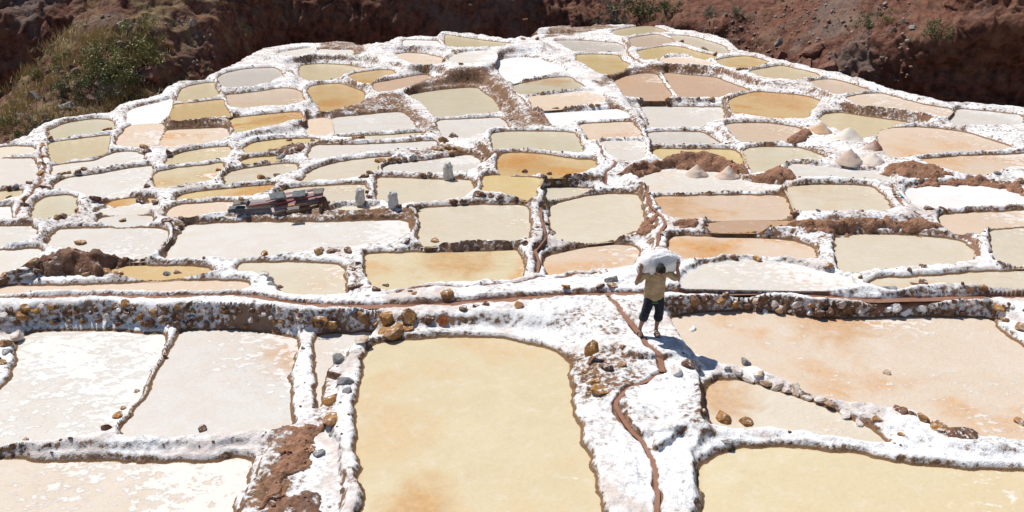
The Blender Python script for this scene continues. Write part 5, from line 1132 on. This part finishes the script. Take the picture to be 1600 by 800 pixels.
SHR = [(222,72,74,46,'leafolive','spur','large olive shrub high on the rocky spur at left'),(185,92,66,44,'leafolive','spur','broad olive shrub in the middle of the spur, left of the largest one'),(150,84,44,30,'leafolive','spur','olive shrub on the spur near its lit diagonal crest'),(238,48,36,28,'leafolive','spur','uppermost olive shrub on the spur, beside reddish rock'),(205,112,50,30,'leafdark','spur','dark shrub hanging below the largest olive shrub'),
(165,110,46,34,'leafdark','spur','dark shrub between the broad olive shrub and the round green pair'),(102,136,30,24,'leafdark','spur','round dark green shrub, left one of the pair above the grey boulders'),(130,138,34,28,'leafdark','spur','round dark green shrub, right one of the pair above the grey boulders'),(206,146,42,34,'leafolive','spur','olive shrub low on the spur, nearest to the white dry pan'),(170,135,36,24,'leafgrey','spur','grey twiggy shrub below the dark shrubs on the spur'),
(62,112,26,22,'leafolive','spur','small olive shrub on the left crest of the spur'),(96,92,36,22,'leafolive','spur','low olive shrub further up the left crest of the spur'),(40,206,34,26,'leafdark','spur','dark shrub beside the red brown boulder at the left edge'),(62,192,32,26,'leafgrey','spur','grey green shrub at the foot of the spur above the rim'),(14,186,34,24,'leafolive','spur','olive shrub at the left edge of the photo'),
(1352,32,36,22,'leafdark','cliff','bright green shrub left of the pale rubble, top right'),(1381,25,24,16,'leafolive','cliff','small olive shrub just left of the pale rubble, top right'),(1458,42,42,30,'leafdark','cliff','bushy green shrub right of the pale rubble, top right'),(1000,12,60,36,'leafdark','cliff','wide dark shrub above the hilltop at the top edge'),(960,18,50,32,'leafgrey','cliff','grey twiggy shrub left of the wide dark one at the top edge'),(1040,6,44,26,'leafdark','cliff','dark shrub at the top edge where the lit slope begins'),(1112,12,34,16,'leafgrey','cliff','grey leaved low plant on the lit ledge, top right'),(1150,12,26,14,'leafgrey','cliff','second grey leaved plant along the lit ledge, top right'),(440,30,30,20,'leafgrey','cliff','faint shrub clinging to the shaded cliff')]
for k, (x, y, w_, h_, m, wh, lab) in enumerate(SHR):
    if m+str(k % 4) not in folm:
        a = fol[k % 4][0].copy(); a.materials.append(M[m]); folm[m+str(k % 4)] = a
    p_ = on_slope(x, y+h_*.45, wh); s_ = scale_at(p_)
    r_ = empty('shrub', (p_[0], p_[1]-.1, p_[2]-.1), lab, 'shrub', 'shrubs on the slopes beyond the pans', rz=k*1.7)
    for me in (folm[m+str(k % 4)], fol[k % 4][1]):
        o = bpy.data.objects.new('foliage' if me is not fol[k % 4][1] else 'stem', me); C.objects.link(o); o.parent = r_; kk = .5 if wh == 'spur' else .46; o.scale = (w_*s_*kk, w_*s_*kk, h_*s_*kk*1.7)
# dry grass on the spur
r_ = np.random.default_rng(5); V = []; Fc = []
for x0, y0, rx_, ry_, n_ in [(110,75,42,28,300),(70,112,34,22,240),(40,150,32,22,220),(20,190,30,25,240),(150,60,25,18,140),(130,100,30,20,160),(95,185,50,22,240),(170,165,50,22,240),(215,150,30,14,140),(60,215,30,10,80),(200,60,40,24,200),(185,140,30,15,120)]:
    for k in range(int(n_*.8)):
        x, y = x0+r_.normal()*rx_*.6, y0+r_.normal()*ry_*.6
        d = np.abs(SPX[:, 0]-x)+np.abs(SPX[:, 1]-y) if k % 12 == 0 else d
        if k % 12 == 0:
            c = np.argmin(d); ctr = P[c]
        for q in range(3):
            p_ = ctr+np.array([r_.normal()*.35, r_.normal()*.35, 0]); p_[2] += -.1-(p_[1]-ctr[1])*-.4; h_ = r_.uniform(.2, .6); l_ = r_.normal(size=2)*.18; i = len(V)
            V += [p_+[-.026, 0, 0], p_+[.026, 0, 0], p_+[l_[0], l_[1], h_]]; Fc.append((i, i+1, i+2))
props(mesh_obj('dry_grass', V, np.array(Fc), M['straw'], smooth_=False), 'dry yellow grass tufts scattered over the rocky spur', 'grass', kind='stuff')
# loose scree on the sunny slopes
r_ = np.random.default_rng(9); Vs, Fs = [], []
for tree_, px_, n_, lo_, hi_, bx in ((CPf, CPX, 900, .05, .26, (990, 1430, -20, 130)), (P, SPX, 500, .05, .3, (20, 330, 20, 230))):
    c = np.nonzero((px_[:, 0] > bx[0]) & (px_[:, 0] < bx[1]) & (px_[:, 1] > bx[2]) & (px_[:, 1] < bx[3]) & (tree_[:, 1] < 75))[0]
    for i in r_.choice(c, n_):
        if r_.random() < .75 and fbm(tree_[i:i+1]*.22, 2, 171)[0] < .05: continue
        s_ = r_.uniform(lo_, hi_)*r_.uniform(.4, 1); v = peb_src[r_.integers(5)]*s_*np.array([1.2, 1, .8]); Fs.append(PF+len(Vs)*len(v)); Vs.append(v+tree_[i]+[0, -.05, s_*.3])
props(mesh_obj('scree', np.concatenate(Vs), np.concatenate(Fs), mat_rough('scree_rock', (.13, .09, .07), (.36, .31, .27), (.22, .12, .085), 2.2, .04), smooth_=False), 'loose pale and brown scree scattered over the slopes', 'scree', kind='stuff')
# boulders on the slopes
M['rockred'] = mat_rough('red_brown_rock', (.11, .05, .035), (.26, .14, .10), None, 3, .06); M['rockgrey'] = mat_rough('grey_rock', (.18, .165, .15), (.38, .36, .34), (.2, .13, .1), 3, .05)
bl = {m: [rock_mesh('boulder', M[m], 300+7*i, 3, .5) for i in range(4)] for m in ('rockred', 'rockgrey')}
BOUL = [(52,146,30,'rockgrey','spur','pale cracked boulder on the left crest of the spur'),(104,158,34,'rockgrey','spur','broad grey boulder under the pair of round green shrubs'),(118,100,26,'rockred','spur','reddish rock jutting out above the round green shrubs'),(188,32,34,'rockgrey','spur','grey outcrop at the upper edge of the spur'),(75,188,24,'rockgrey','spur','grey boulder low on the spur above the rim'),(30,176,16,'rockgrey','spur','small grey boulder near the left edge'),(140,152,16,'rockgrey','spur','small grey rock right of the broad grey boulder'),(262,62,26,'rockred','spur','reddish rock right of the largest olive shrub'),(228,110,40,'rockred','spur','reddish rock face at the foot of the dark hanging shrub'),(92,105,18,'rockgrey','spur','pale small rock on the spur crest grass'),(300,30,22,'rockgrey','spur','pale rock high on the red slope'),(6,216,30,'rockred','spur','red brown block at the far left edge of the pans'),
(1222,84,26,'rockred','cliff','reddish rock at the foot of the lit slope, nearest the small rivulet'),(1272,66,40,'rockred','cliff','large cracked rock below the lit slope'),(1296,92,46,'rockred','cliff','largest squarish rock above the yellowish cream rim pan'),(1262,96,40,'rockred','cliff','rounded rock left of the largest squarish one'),(1218,58,18,'rockgrey','cliff','pale oval rock on the lit slope'),(1400,40,18,'rockgrey','cliff','grey rubble stone left of the bushy green shrub, largest'),(1412,30,14,'rockgrey','cliff','grey rubble stone, upper right of the rubble patch'),(1388,46,14,'rockgrey','cliff','whitish rubble stone at the lower left of the patch'),(1424,38,14,'rockgrey','cliff','whitish rubble stone touching the bushy green shrub'),(1360,52,10,'rockgrey','cliff','lone small pale stone below the rubble patch'),(1376,90,24,'rockred','cliff','knobbly rock spur on the shaded cliff'),(1330,38,20,'rockred','cliff','reddish rock on the lit slope left of the bright green shrub'),(1535,160,22,'rockred','cliff','brown rock behind the grey white rim pan, left one'),(1572,164,28,'rockred','cliff','brown rock behind the grey white rim pan, right one'),(1100,52,24,'rockred','cliff','reddish rock below the ledge beside the hilltop'),(1135,66,26,'rockred','cliff','rough reddish rock right of the hilltop pans')]
for k, (x, y, w_, m, wh, lab) in enumerate(BOUL):
    p_ = on_slope(x, y+w_*.2, wh); s_ = scale_at(p_); o = bpy.data.objects.new('boulder', bl[m][k % 4]); C.objects.link(o)
    o.location = (p_[0], p_[1]+.1, p_[2]); o.scale = (w_*.56*s_, w_*.5*s_, w_*.42*s_); o.rotation_euler = (.2*math.sin(k), .25*math.cos(k*2), k*2.1); props(o, lab, 'boulder', 'boulders on the slopes beyond the pans')
